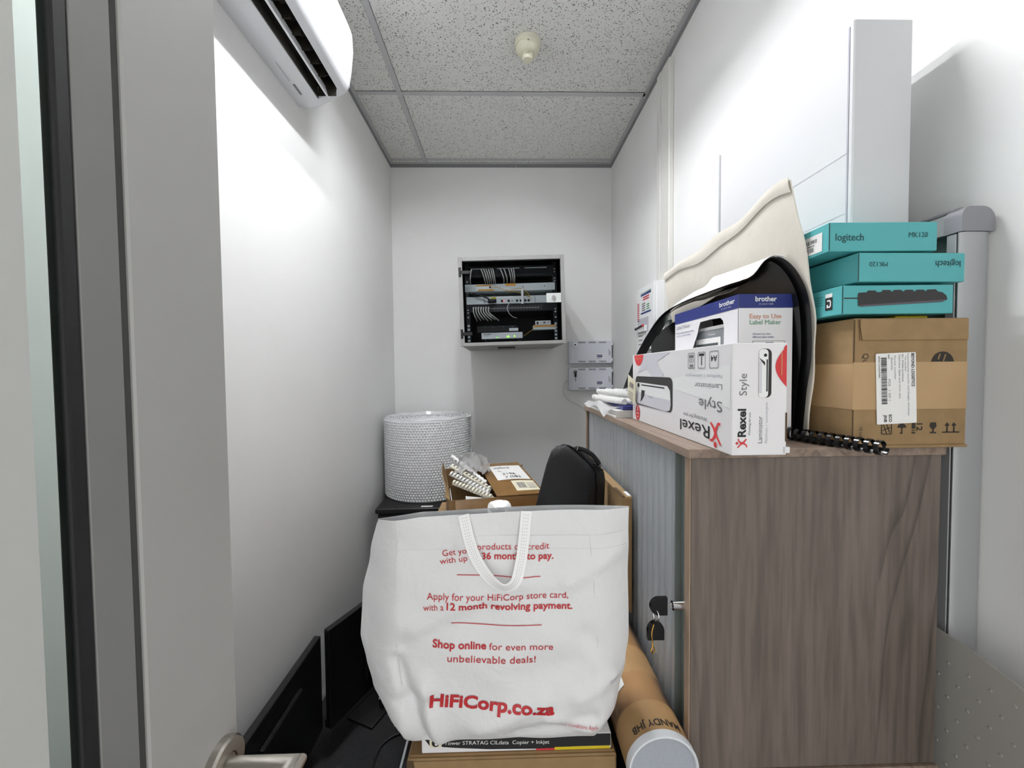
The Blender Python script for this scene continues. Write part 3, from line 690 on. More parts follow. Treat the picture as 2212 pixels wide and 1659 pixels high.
cord('power_cable', 'black power lead plugged into the left of the router', [(0.045, DY - 0.006, 0.282), (0.080, DY - 0.02, 0.282), (0.120, DY - 0.025, 0.270), (0.155, DY - 0.02, 0.252)], 0.0045, 'black_plastic', None)
pl = rthing('power_plug', 'black moulded plug at the end of the power lead', 'plug', 0.146, 0.234); og = (0.146, DY, 0.234)
rb(MB().box(0.146, DY - 0.026, 0.234, 0.192, DY - 0.0045, 0.254, 0.004, 2), pl, 'plug_body', 'black_plastic', og, smooth=40)
cord('fibre_cable', 'yellow fibre cord running from the fibre tray to the right', [(0.165, DY - 0.010, 0.319), (0.200, DY - 0.02, 0.316), (0.240, DY - 0.025, 0.300), (0.290, DY - 0.025, 0.289), (0.340, DY - 0.02, 0.278), (0.372, DY - 0.008, 0.262)], 0.0016, 'yellow_fibre', None)
cord('fibre_cable', 'yellow fibre cord arching over the router ports', [(0.250, DY - 0.012, 0.284), (0.285, DY - 0.02, 0.302), (0.325, DY - 0.025, 0.306), (0.352, DY - 0.025, 0.290), (0.372, DY - 0.02, 0.262), (0.385, DY - 0.006, 0.246)], 0.0016, 'yellow_fibre', None)
cord('fibre_cable', 'yellow fibre cord hanging from the orange-topped bracket', [(0.388, DY - 0.004, 0.088), (0.362, DY - 0.01, 0.070), (0.340, DY - 0.006, 0.056), (0.332, DY + 0.01, 0.052)], 0.0013, 'yellow_fibre', None)
wt = rthing('cable_tag', 'white paper tag hanging upright over the router', 'tag', 0.326, 0.222, DY - 0.03); 
MB().box(0, 0, 0, 0.012, 0.0006, 0.080).build('tag_paper', 'paper', wt, world=False)

# ================================================================== TWO GREY POWER BOXES ON THE BACK WALL
def psu(label, z0, z1, key):
    t = thing('power_supply_box', label, 'power supply', (0.430, YB, z0), (0, 0, 0), None)
    x0, x1, y0 = 0.431, 0.711, 2.600
    MB().box(x0, y0 + 0.004, z0, x1, YB, z1, 0.002).build('housing', 'psu', t)
    MB().box(x0 + 0.012, y0, z0 + 0.001, x1 - 0.003, y0 + 0.0038, z1 - 0.001, 0.0012).build('lid', 'psu', t)
    fc = near_face(x0, y0, z0)
    sl = []
    for gx in (0.060, 0.128, 0.196):
        for k in range(9):
            for zz in (0.006, z1 - z0 - 0.016):
                sl.append((gx + k * 0.0052, zz, gx + k * 0.0052 + 0.0026, zz + 0.010))
    rects('vent_slots', sl, 'rubber', t, fc, world=True)
    lab = rects('paper_label', [(0.175, 0.028, 0.222, 0.060)], 'paper', t, fc, e=0.0006, world=True)
    rects('label_print', [(0.180, 0.050, 0.216, 0.055), (0.180, 0.040, 0.217, 0.047), (0.180, 0.032, 0.212, 0.035)], 'blue', lab, fc, e=0.0009, world=True)
    rects('small_print', [(0.258, 0.050, 0.261, 0.090), (0.266, 0.050, 0.269, 0.080)], 'ink_grey', t, fc, e=0.0006, world=True)
    lk_ = MB().lathe([(0, -0.010), (0.012, -0.010), (0.013, -0.004), (0.013, 0.0)], (x0 + 0.038, y0, z1 - 0.026), 24, 'y').build('lock', 'chrome', t, smooth=40)
    MB().lathe([(0, -0.0125), (0.006, -0.0125), (0.006, -0.010)], (x0 + 0.038, y0, z1 - 0.026), 16, 'y').build('lock_core', 'black_plastic', lk_, smooth=40)
    for zz in (z0 + 0.012, z1 - 0.030):
        MB().box(x1 - 0.003, y0 + 0.002, zz, x1 + 0.006, y0 + 0.016, zz + 0.020, 0.001).build('hinge_tab', 'white_plastic', t)
    return t
psu('upper grey power box with a lock, beside the network cabinet', 1.444, 1.590, False)
psu('lower grey power box with a key hanging from its lock', 1.270, 1.415, True)
ky = thing('small_key', 'small black-headed key hanging in the lower grey power box', 'key', (0.469, 2.586, 1.386))
MB().box(0.4665, 2.583, 1.383, 0.4715, 2.590, 1.395, 0.0005).build('key_shaft', 'chrome', ky)
MB().box(0.462, 2.582, 1.356, 0.476, 2.587, 1.386, 0.002, 2).build('key_head', 'black_plastic', ky, smooth=40)
MB().box(0.4675, 2.584, 1.326, 0.4705, 2.5855, 1.356).build('second_blade', 'chrome', ky)
tag(MB().tube([(0.432, 2.635, 1.330), (0.409, 2.640, 1.315), (0.398, 2.645, 1.260), (0.430, 2.645, 1.205), (0.500, 2.640, 1.165), (0.545, 2.62, 1.12), (0.58, 2.60, 1.0), (0.60, 2.60, 0.5), (0.60, 2.62, FL + 0.003)], 0.0022, 6, 6).build('wall_wire', 'cable_grey', None, smooth=60), 'thin grey wire drooping down the back wall from the power boxes', 'wire')

# ================================================================== DISTRIBUTION BOARD ON THE RIGHT WALL
db = thing('distribution_board', 'white electrical distribution board with printed warnings beside the trunking', 'distribution board', (XR, 1.84, 1.50))
dx0, dy0, dy1, dz0, dz1 = 0.656, 1.735, 1.955, 1.490, 1.785
MB().box(dx0 + 0.012, dy0, dz0, XR, dy1, dz1, 0.002).build('housing', 'white_plastic', db)
MB().box(dx0, dy0 + 0.003, dz0 + 0.002, dx0 + 0.0115, dy1 - 0.003, dz1 - 0.002, 0.001).build('cover', 'white_plastic', db)
df = left_face(dx0, dy1, dz0)
for rc_ in ((0.060, 0.252, 0.190, 0.262), (0.060, 0.168, 0.190, 0.176)): rects('blue_bar', [rc_], 'blue', db, df, world=True)
rects('green_line', [(0.060, 0.264, 0.190, 0.267)], 'green_ink', db, df, world=True)
for ln_ in lines(2, 0.090, 0.240, 0.08, 0.010, 0.006, 3, 0.1): rects('red_text', [ln_], 'red', db, df, world=True)
rects('red_text_column', [(0.012, 0.140 + 0.009 * k, 0.040, 0.145 + 0.009 * k) for k in range(10)], 'red', db, df, world=True)
rects('black_text_lines', lines(4, 0.075, 0.212, 0.045, 0.010, 0.006, 4, 0.1) + lines(3, 0.030, 0.066, 0.07, 0.02, 0.005, 5) , 'ink_grey', db, df, world=True)
rects('green_text_lines', lines(3, 0.135, 0.202, 0.04, 0.010, 0.006, 6, 0.1), 'green_ink', db, df, world=True)
rects('switch_window', [(0.02, 0.082, 0.16, 0.150)], 'ink_lgrey', db, df, world=True)
for k in range(5):
    yy = dy1 - 0.035 - k * 0.024
    MB().box(dx0 - 0.012, yy - 0.009, dz0 + 0.085, dx0 + 0.001, yy + 0.009, dz0 + 0.112, 0.001).build('circuit_breaker', 'white_plastic', db)
    MB().box(dx0 - 0.020, yy - 0.006, dz0 + 0.098 + 0.002 * k, dx0 - 0.012, yy + 0.006, dz0 + 0.108 + 0.002 * k, 0.001).build('breaker_toggle', 'black_plastic' if k < 4 else 'red', db)

# ================================================================== TAMBOUR CABINETS (one stacked on the other)
CX0, CX1, CY0, CY1, CT = 0.268, 0.640, 0.568, 1.298, 1.285
def cabinet(label, z0, z1, lock):
    t = thing('tambour_cabinet', label, 'cabinet', ((CX0 + CX1) / 2, (CY0 + CY1) / 2, z0))
    MB().box(CX0 - 0.004, CY0 - 0.004, z1 - 0.0135, CX1 + 0.003, CY1 + 0.004, z1, 0.0008).build('worktop', 'wood_h', t)
    for ya in (CY0, CY1 - 0.016):
        MB().box(CX0 + 0.0022, ya, z0, CX1, ya + 0.016, z1 - 0.0137, 0.0006).build('side_panel', 'wood_v', t)
        MB().box(CX0, ya + 0.0006, z0, CX0 + 0.002, ya + 0.0154, z1 - 0.0137).build('edge_band', 'edge_oak', t)
    MB().box(CX1 - 0.008, CY0 + 0.0165, z0, CX1 - 0.002, CY1 - 0.0165, z1 - 0.0137).build('back_panel', 'wood_v', t)
    MB().box(CX0 + 0.012, CY0 + 0.0165, z0, CX1 - 0.009, CY1 - 0.0165, z0 + 0.016).build('bottom_panel', 'wood_x', t)
    # rail channel with the lock, then the slats
    ch = MB(); ya, yb = CY0 + 0.0165, CY0 + 0.052
    ch.box(CX0 + 0.010, ya, z0 + 0.016, CX0 + 0.013, yb, z1 - 0.014); ch.box(CX0 + 0.001, yb - 0.003, z0 + 0.016, CX0 + 0.010, yb, z1 - 0.014)
    ch.build('lead_rail', 'rail_green', t)
    n = 23; pitch = (CY1 - 0.018 - yb - 0.002) / n
    sl = None
    pr_ = []
    w = pitch - 0.0012
    for i in range(7):
        a = i / 6; pr_.append((CX0 + 0.0095 - 0.0042 * math.sin(PI * a) ** 0.7, a * w))
    poly = pr_ + [(CX0 + 0.014, w), (CX0 + 0.014, 0)]
    for k in range(n):
        if sl is None:
            b_ = MB(); b_.prism([(x, y) for x, y in poly], z0 + 0.017, z1 - 0.0145, 'z')
            b_.v = [(x, y + yb + 0.002, z) for x, y, z in b_.v]
            sl = b_.build('tambour_slat', 'tambour', t, smooth=50)
        else:
            part_copy(sl, t, (0, k * pitch, 0))
    if lock:
        lz = (z0 + z1) / 2 - 0.002
        lo = MB().cyl((CX0 + 0.012, CY0 + 0.020, lz), (CX0 - 0.016, CY0 + 0.020, lz), 0.0068, n=22).build('lock_barrel', 'chrome', t, smooth=40)
        MB().cyl((CX0 - 0.016, CY0 + 0.020, lz), (CX0 - 0.0165, CY0 + 0.020, lz), 0.0045, n=16).build('lock_face', 'rubber', lo)
    return t
cabinet('grey-oak cabinet with sliding tambour door and keys in its lock', 0.806, CT, True)
cabinet('lower grey-oak cabinet carrying the tambour cabinet with the keys', FL, 0.805, False)
# the two keys on a ring
kz = (0.806 + CT) / 2 - 0.002; kx = CX0 - 0.017; ky_ = CY0 + 0.020
kt = thing('key_pair', 'two black-headed keys on a ring hanging from the cabinet lock', 'keys', (kx, ky_, kz))
hd = [(-0.030 + 0.0135 * math.cos(a), 0.0135 * math.sin(a)) for a in [PI / 2 + PI * i / 10 for i in range(11)]]
q = MB(); q.prism([(kx - 0.0075, kz - 0.0135)] + [(kx + 0.010 + x, kz + z) for x, z in reversed(hd)] + [(kx - 0.0075, kz + 0.0135)], ky_ - 0.003, ky_ + 0.003, 'y'); q.build('key_head', 'black_gloss', kt)
MB().box(kx - 0.0075, ky_ - 0.001, kz - 0.004, kx + 0.0005, ky_ + 0.001, kz + 0.004).build('key_blade', 'chrome', kt)
rg = [(kx - 0.024 + 0.002 * math.sin(a), ky_ - 0.006 * math.sin(a) - 0.001, kz - 0.0145 + 0.0085 * math.cos(a)) for a in [2 * PI * i / 16 for i in range(17)]]
MB().tube(rg, 0.0009, 6, 0).build('key_ring', 'chrome', kt, smooth=60)
hx0, hz0 = kx - 0.025, kz - 0.050
hd2 = [(0.0125 * math.cos(a), 0.0145 * math.sin(a)) for a in [PI * i / 10 for i in range(11)]]
q = MB(); q.prism([(hx0 + 0.0125, hz0 - 0.001)] + [(hx0 + x, hz0 + 0.013 + z) for x, z in hd2] + [(hx0 - 0.0125, hz0 - 0.001)], ky_ - 0.0035, ky_ + 0.0025, 'y'); q.build('key_head', 'black_gloss', kt)
MB().box(hx0 - 0.003, ky_ - 0.0012, hz0 - 0.022, hx0 + 0.004, ky_ + 0.0006, hz0 - 0.001).build('key_blade', 'steel', kt)
wr = [(hx0 - 0.004, ky_ - 0.004, hz0 + 0.024), (hx0 - 0.007, ky_ - 0.004, hz0 + 0.010), (hx0 - 0.006, ky_ - 0.005, hz0 - 0.008), (hx0 - 0.009, ky_ - 0.005, hz0 - 0.016), (hx0 - 0.005, ky_ - 0.005, hz0 - 0.019), (hx0 - 0.003, ky_ - 0.005, hz0 - 0.014), (hx0 - 0.006, ky_ - 0.005, hz0 - 0.008)]
MB().tube(wr, 0.0011, 6, 5).build('wire_tie', 'brass', kt, smooth=60)

# ================================================================== FRAMED PINBOARD LEANING ON THE RIGHT WALL
pb = thing('framed_pinboard', 'grey aluminium framed pinboard standing behind the cabinet on the right wall', 'pinboard', (0.703, 1.1, FL))
BX0, BX1, BYN, BYF, BZ = 0.6725, 0.7215, 0.578, 1.66, 1.633
pf = [(BX0, BYN + 0.0045), (BX0, BYN + 0.003), (BX0 + 0.003, BYN + 0.001), (BX0 + 0.008, BYN), (BX1 - 0.014, BYN), (BX1 - 0.006, BYN + 0.002), (BX1, BYN + 0.008), (BX1, BYN + 0.024), (BX0 + 0.010, BYN + 0.024), (BX0 + 0.010, BYN + 0.0045)]
q = MB(); q.prism(pf, FL + 0.03, BZ - 0.036, 'z'); q.build('frame_upright', 'alu', pb, smooth=40)
q = MB(); q.prism([(x, BYF + BYN - y) for x, y in pf][::-1], FL + 0.03, BZ - 0.036, 'z'); q.build('frame_upright', 'alu', pb, smooth=40)
rail = [(BX0, BZ - 0.034), (BX0, BZ - 0.012), (BX0 + 0.005, BZ - 0.011), (BX0 + 0.005, BZ - 0.005), (BX0 + 0.012, BZ - 0.001), (BX1, BZ - 0.001), (BX1, BZ - 0.034)]
q = MB(); q.prism(rail, BYN + 0.024, BYF - 0.024, 'y'); q.build('frame_rail', 'alu', pb, smooth=30)
q = MB(); q.prism([(x, FL + BZ - z) for x, z in rail][::-1], BYN + 0.024, BYF - 0.024, 'y'); q.build('frame_rail', 'alu', pb, smooth=30)
MB().box(BX0 + 0.016, BYN + 0.016, BZ + 0.0015, BX0 + 0.026, BYF - 0.05, BZ + 0.0065, 0.0015).build('hanging_strip', 'cap_grey', pb)
for ya_, yb_ in ((BYN - 0.001, BYN + 0.0235), (BYF - 0.0235, BYF + 0.001)):
    for up_ in (1, -1):
        top = BZ + 0.001 if up_ > 0 else FL
        sh = []
        for k in range(9): a = PI / 2 * k / 8; sh.append((BX1 + 0.0005 - 0.020 + 0.020 * math.cos(a), top - up_ * 0.020 + up_ * 0.020 * math.sin(a)))
        for k in range(9): a = PI / 2 + PI / 2 * k / 8; sh.append((BX0 - 0.0008 + 0.014 + 0.014 * math.cos(a), top - up_ * 0.014 + up_ * 0.014 * math.sin(a)))
        sh += [(BX0 - 0.0008, top - up_ * 0.036), (BX1 + 0.0005, top - up_ * 0.036)]
        q = MB(); q.prism(sh, ya_, yb_, 'y'); q.build('corner_cap', 'cap_grey', pb, smooth=40)
MB().box(BX0 + 0.012, BYN + 0.0242, FL + 0.03, BX0 + 0.022, BYF - 0.0242, BZ - 0.0345).build('felt_panel', 'felt', pb)
MB().box(BX0 + 0.003, BYN + 0.0046, FL + 0.03, BX0 + 0.0098, BYN + 0.0074, BZ - 0.0362).build('frame_gap', 'rubber', pb)
MB().box(BX0 + 0.0005, BYN + 0.0076, FL + 0.03, BX0 + 0.0098, BYN + 0.0205, BZ - 0.0362, 0.0008).build('inner_trim', 'alu', pb)

# ================================================================== FROSTED CHAIR MAT IN THE GAP BEHIND THE CABINET
cm = thing('chair_mat', 'grey frosted plastic chair mat with studs standing behind the cabinet side', 'chair mat', (0.662, 0.75, FL))
ol = [(1.15, FL), (1.15, 1.000), (0.60, 1.000), (0.54, 0.997), (0.49, 0.987), (0.44, 0.970), (0.39, 0.944), (0.34, 0.905), (0.30, 0.860), (0.27, 0.80), (0.255, 0.72), (0.25, 0.60), (0.25, FL)]
q = MB(); q.prism(ol, 0.660, 0.6630, 'x'); q.build('sheet', 'matsheet', cm)
q = MB()
for i in range(30):
    for j in range(34):
        y = 0.27 + i * 0.026 + (0.013 if j % 2 else 0); z = 0.10 + j * 0.026
        lim = 0.985 if y > 0.55 else 0.985 - (0.55 - y) ** 2 * 1.35
        if z > lim - 0.01: continue
        q.lathe([(0.0021, 0.0), (0.0016, -0.0010), (0.0, -0.0013)], (0.660, y, z), 6, 'x')
q.build('studs', 'matsheet', cm, kind='stuff')

# ================================================================== THINGS ON THE CABINET
# --- tall white box at the back
wb = thing('white_carton', 'tall narrow white carton standing on the teal boxes against the right wall', 'box', (0.63, 0.86, 1.6065))
WZ = 1.6065
x0, x1, y0, y1, z1 = 0.5740, 0.6715, 0.6535, 1.060, 1.964
MB().box(x0 + 0.0012, y0 + 0.010, WZ, x1 - 0.0005, y1 - 0.006, z1 - 0.004, 0.001).build('carton_body', 'white_card2', wb)
MB().box(x0, y0, WZ, x1, y0 + 0.0095, z1, 0.002).build('end_panel', 'white_card2', wb)
MB().box(x0 + 0.0004, y0 + 0.0098, WZ, x0 + 0.0016, y0 + 0.0125, z1 - 0.006).build('slit', 'ink_lgrey', wb)
MB().box(x0 - 0.004, y1 - 0.006, WZ, x0 + 0.03, y1, z1 - 0.005, 0.001).build('end_flap', 'white_card2', wb)
lf = left_face(x0 + 0.0012, y1, WZ)
rects('crease', [(0.16, 0.149, 0.395, 0.1505)], 'ink_pale', wb, lf, world=True, rot=rad(0), c=(0.2, 0.15))
rects('crease', [(0.02, 0.051, 0.395, 0.0525)], 'ink_pale', wb, lf, world=True)

# --- brown carton with the shipping label
bb = thing('brown_carton', 'taped brown carton with a white shipping label on the cabinet top', 'box', (0.495, 0.556, CT))
BW_, BD_, BH_ = 0.166, 0.26, 0.184
MB().box(0, 0, 0, BW_, BD_, BH_, 0.0012).build('carton_body', 'card', bb, **L)
nf = near_face(0, 0, 0); sfc = left_face(0, BD_, 0)
MB().box(0.008, -0.0022, BH_ - 0.031, BW_ - 0.002, 0.0, BH_ - 0.001, 0.0006).build('tuck_flap', 'card', bb, **L)
shape('flap_cut', [[(0.004, BH_ - 0.002), (0.0055, BH_ - 0.002), (0.0105, BH_ - 0.031), (0.009, BH_ - 0.031)]], 'card_dark', bb, nf, e=0.0026)
tp = MB().box(-0.0004, -0.0006, 0.055, BW_ - 0.001, -0.0001, 0.122).build('tape', 'tape', bb, **L)
MB().box(-0.0006, -0.0004, 0.055, -0.0001, BD_ - 0.02, 0.120).build('tape', 'tape', bb, **L)
rects('corner_edge', [(-0.0002, 0.0, 0.0016, BH_ - 0.002)], 'card_dark', bb, nf, e=0.0003)
MB().box(0.0, -0.003, 0.0, BW_, 0.0, 0.004, 0.001).build('bottom_fold', 'card', bb, **L)
# partly covered round emblem, rotated letters
shape('round_emblem', [circ(0.129, 0.120, 0.0165, 24, 0.12, PI - 0.12)], 'ink_soft', bb, nf, e=0.0004)
rects('emblem_stroke', [(0.122, 0.1235, 0.124, 0.132), (0.130, 0.1235, 0.132, 0.134)], 'card', bb, nf, e=0.0008, rot=rad(-18), c=(0.128, 0.128))
text('carton_text', 'Quo', 'ink_soft', bb, nf, 0.0135, 0.1345, 0.020, 0.0085, rot=-PI / 2, e=0.0003)
text('carton_text', '10 rolls', 'ink_soft', bb, nf, 0.0105, 0.030, 0.018, 0.0042, rot=-PI / 2)
# handling marks near the bottom
mk = nf
def mark_rects(lst): rects('handling_mark', lst, 'ink_soft', bb, mk)
mark_rects([(0.131, 0.0205, 0.156, 0.0222), (0.137, 0.0148, 0.1395, 0.0215), (0.146, 0.0148, 0.1485, 0.0215)][:1])
for xx in (0.138, 0.148):
    shape('handling_mark', [[(xx - 0.001, 0.0215), (xx - 0.001, 0.0305), (xx - 0.0038, 0.0305), (xx, 0.0355), (xx + 0.0038, 0.0305), (xx + 0.001, 0.0305), (xx + 0.001, 0.0215)]], 'ink_soft', bb, mk)
rects('handling_mark', [(0.113, 0.0200, 0.122, 0.0220), (0.1165, 0.0220, 0.1185, 0.0270)], 'ink_soft', bb, mk)
shape('handling_mark', [[(0.1135, 0.0355), (0.1125, 0.0300), (0.1155, 0.0265), (0.1195, 0.0265), (0.1225, 0.0300), (0.1215, 0.0355)]], 'ink_soft', bb, mk)
text('handling_mark', '12', 'ink_soft', bb, mk, 0.0935, 0.0345, 0.0105, 0.0085, rot=-PI / 2, bold=0.02)
rects('handling_mark', [(0.0865, 0.0200, 0.0915, 0.0222), (0.0865, 0.0240, 0.0915, 0.0252), (0.0865, 0.0270, 0.0915, 0.0365)], 'ink_soft', bb, mk, rot=0)
shape('handling_mark', [circ(0.0720, 0.0285, 0.0062, 12, 0, PI)], 'ink_soft', bb, mk)
rects('handling_mark', [(0.0712, 0.0200, 0.0728, 0.0290), (0.0690, 0.0200, 0.0728, 0.0214)], 'ink_soft', bb, mk)
shape('handling_mark', [rrect(0.042, 0.0190, 0.0575, 0.0355, 0.002), rrect(0.0432, 0.0202, 0.0563, 0.0343, 0.0015)], 'ink_soft', bb, mk)
rects('handling_mark', [(0.0470, 0.0205, 0.0482, 0.034), (0.0515, 0.0205, 0.0527, 0.034), (0.0435, 0.0265, 0.0560, 0.0277)], 'ink_soft', bb, mk, rot=rad(20), c=(0.0498, 0.0272))
# shipping label, turned by a quarter
lb_c = (0.0615, 0.085)
lab = MB(); lr = rad(2.2)
lo_ = [rotpt(x, y, 0.0615, 0.0850, lr) for x, y in rrect(0.0325, 0.0345, 0.0905, 0.1350, 0.002)]
labo = shape('shipping_label', [lo_], 'paper', bb, nf, e=0.0014)
def on_lab(x, y): return rotpt(x, y, 0.0615, 0.0850, lr)
def ltext(s, x, y, w, cap, bold=0.0, mat='ink'):
    a, b_ = on_lab(x, y); text('label_text', s, mat, labo, nf, a, b_, w, cap, rot=-PI / 2 + lr, bold=bold, e=0.0018)
ltext('BEYOND LOGISTICS', 0.0838, 0.1335, 0.047, 0.0042, 0.02)
ltext('International courier and freight solutions', 0.0780, 0.1335, 0.088, 0.0022, mat='ink_grey')
ltext('Tel number', 0.0742, 0.1300, 0.022, 0.0022, mat='ink_grey')
ltext('Mobile warehouse', 0.0700, 0.1240, 0.030, 0.0026, mat='ink_grey')
ltext('SKU', 0.0700, 0.1330, 0.006, 0.0026, mat='ink_grey'); ltext('Delivery date and time slot', 0.0655, 0.1320, 0.062, 0.0022, mat='ink_grey')
ltext('Parcel number', 0.0590, 0.1310, 0.034, 0.0022, mat='ink_grey'); ltext('Quantity', 0.0545, 0.1290, 0.018, 0.0024, mat='ink_grey')
ltext('PCS   1 OF 1', 0.0500, 0.0980, 0.030, 0.0030, mat='ink_grey'); ltext('ECO', 0.0500, 0.0480, 0.0105, 0.0042, 0.02)
ltext('JNB', 0.0430, 0.0480, 0.0105, 0.0040, 0.02); ltext('BAR', 0.0500, 0.1330, 0.006, 0.0024)
bl = []
r_ = random.Random(5); yy = 0.1290
while yy > 0.064:
    w_ = r_.choice((0.0006, 0.0010, 0.0016)); bl.append((0.0400, yy - w_, 0.0480, yy)); yy -= w_ + r_.choice((0.0005, 0.0009))
rects('barcode', bl, 'ink', labo, nf, e=0.0018, rot=lr, c=(0.0615, 0.085))
ltext('00361234567890', 0.0362, 0.1310, 0.030, 0.0022)

tag(MB().box(0.574, 0.575, 1.4692, 0.622, 0.64, 1.4745, 0.001).build('yellow_packet', 'yellow', None), 'flat yellow packet squeezed under the lowest teal box', 'packet')

# --- three teal keyboard boxes
def teal_box(label, loc, rz, w, d, h, tilt=0.0):
    t = thing('keyboard_box', label, 'box', loc, (tilt, 0, rz), 'teal keyboard boxes stacked on the brown carton')
    MB().box(0, 0, 0, w, d, h, 0.0008).build('box_body', 'teal', t, **L)
    rects('box_edge', [(-0.0003, 0.001, 0.0012, h - 0.001)], 'teal_ink', t, near_face(0, 0, 0), e=0.0002)
    return t
W3, D3, H3 = 0.157, 0.34, 0.0405
t1 = teal_box('lowest teal keyboard box, with a dark keyboard printed on its end', (0.481, 0.560, 1.4755), rad(-1), 0.158, D3, H3)
f1 = near_face(0, 0, 0)
kbp = [(0.0220, 0.0115), (0.0215, 0.026), (0.0225, 0.030), (0.034, 0.0305), (0.036, 0.0330), (0.046, 0.0330), (0.0490, 0.0305), (0.0550, 0.0308), (0.0565, 0.0335), (0.0670, 0.0335), (0.0700, 0.0308), (0.0730, 0.0335), (0.0830, 0.0335), (0.0860, 0.0308), (0.0890, 0.0335), (0.0990, 0.0335), (0.1020, 0.0308), (0.1050, 0.0335), (0.1150, 0.0335), (0.1180, 0.0308), (0.1200, 0.0335), (0.1320, 0.0340), (0.1350, 0.0310), (0.1420, 0.0295), (0.1475, 0.0250), (0.1490, 0.0200), (0.1420, 0.0160), (0.0330, 0.0105), (0.0270, 0.0100)]
shape('keyboard_print', [kbp], 'kb', t1, f1)
shape('keyboard_print', [[(0.0230, 0.0125), (0.1490, 0.0195), (0.1420, 0.0162), (0.0330, 0.0107), (0.0270, 0.0102)]], 'kb2', t1, f1, e=0.0008)
rects('cable_print', [(0.002, 0.0215, 0.0220, 0.0232)], 'kb', t1, f1)
fl1 = left_face(0, D3, 0)
rects('black_patch', [(D3 - 0.030, 0.0090, D3 - 0.017, 0.0270)], 'ink', t1, fl1)
shape('patch_letter', [[(D3 - 0.0270, 0.0125), (D3 - 0.0210, 0.0125), (D3 - 0.0190, 0.0150), (D3 - 0.0190, 0.0215), (D3 - 0.0210, 0.0240), (D3 - 0.0265, 0.0240), (D3 - 0.0265, 0.0218), (D3 - 0.0220, 0.0218), (D3 - 0.0212, 0.0205), (D3 - 0.0212, 0.0160), (D3 - 0.0220, 0.0147), (D3 - 0.0245, 0.0147), (D3 - 0.0245, 0.0172), (D3 - 0.0270, 0.0172)]], 'paper', t1, fl1, e=0.0008)
rects('white_patch', [(D3 - 0.030, 0.0275, D3 - 0.017, 0.0330)], 'paper', t1, fl1)
rects('fine_lines', [(D3 - 0.055, 0.0300 - 0.004 * k, D3 - 0.034, 0.0306 - 0.004 * k) for k in range(4)], 'teal_ink', t1, fl1)
t2 = teal_box('middle teal keyboard box, lettered upside down', (0.5005, 0.557, 1.5205), rad(1), 0.157, D3, H3)
text('brand_text', 'logitech', 'teal_ink', t2, f1, 0.1500, 0.0290, 0.037, 0.0090, rot=PI, bold=0.006)
text('model_text', 'MK120', 'teal_ink', t2, f1, 0.0425, 0.0275, 0.0265, 0.0065, rot=PI)
t3 = teal_box('topmost teal keyboard box, lettered the right way up with a white sticker', (0.4630, 0.563, 1.5645), rad(-1), 0.154, D3, H3)
text('brand_text', 'logitech', 'teal_ink', t3, f1, 0.0090, 0.0150, 0.040, 0.0100, bold=0.006)
text('model_text', 'MK120', 'teal_ink', t3, f1, 0.1130, 0.0190, 0.0270, 0.0070)
fl3 = left_face(0, D3, 0)
stk = rects('sticker', [(D3 - 0.075, 0.004, D3 - 0.012, 0.031)], 'paper', t3, fl3)
rects('sticker_print', barcode(D3 - 0.066, 0.0195, D3 - 0.022, 0.0250, 22, 3) + barcode(D3 - 0.060, 0.0075, D3 - 0.028, 0.0140, 12, 4) + [(D3 - 0.060, 0.0160, D3 - 0.026, 0.0172)], 'ink_grey', stk, fl3, e=0.0009)

# --- laminator box (printed upside down), overhanging the cabinet edge
lmb = thing('laminator_box', 'white laminator box with red and black print overhanging the cabinet edge', 'box', (0.2995, 0.517, CT + 0.0006), (0, 0, rad(-0.3)))
LW, LD, LH = 0.0725, 0.4085, 0.1475
MB().box(0, 0, 0, LW, LD, LH, 0.0008).build('box_body', 'white_card', lmb, **L)
lface = left_face(0, LD, 0); eface = near_face(0, 0, 0)
# large side: coordinates u from far (0) to near (LD), v up; the print is upside down
def up_text(s, u_right, v_top, w, cap, mat='ink', bold=0.0):
    text('box_text', s, mat, lmb, lface, u_right, v_top, w, cap, rot=PI, bold=bold)
up_text('Rexel', 0.352, 0.0305, 0.098, 0.0185, 'ink', 0.004)
up_text('Working for you', 0.345, 0.0425, 0.078, 0.0062, 'ink_grey')
up_text('Style', 0.385, 0.0690, 0.066, 0.0150, 'ink_grey')
up_text('Laminator', 0.385, 0.0930, 0.080, 0.0080, 'ink_grey')
up_text('Plastifieuse  |  Lamineergerat', 0.385, 0.1060, 0.112, 0.0050, 'ink_lgrey')
# red figure mark: a running figure, head and limbs, upside down
def figure(face, cx, cy, s, rot, parent):
    def T(pts): return [rotpt(cx + x * s, cy + y * s, cx, cy, rot) for x, y in pts]
    shape('figure_mark', [T([(-0.50, 0.42), (-0.40, 0.50), (-0.05, 0.16), (0.28, 0.42), (0.52, 0.42), (0.50, 0.32), (0.30, 0.28), (0.12, 0.02), (0.22, -0.18), (0.52, -0.46), (0.40, -0.52), (0.05, -0.26), (-0.18, -0.56), (-0.44, -0.56), (-0.40, -0.46), (-0.22, -0.42), (-0.08, -0.10), (-0.14, 0.06)])], 'red2', parent, face, e=0.0008)
    shape('figure_mark', [T(circ(0.02, 0.52, 0.14, 14))], 'red2', parent, face, e=0.0008)
figure(lface, 0.369, 0.0225, 0.030, PI, lmb)
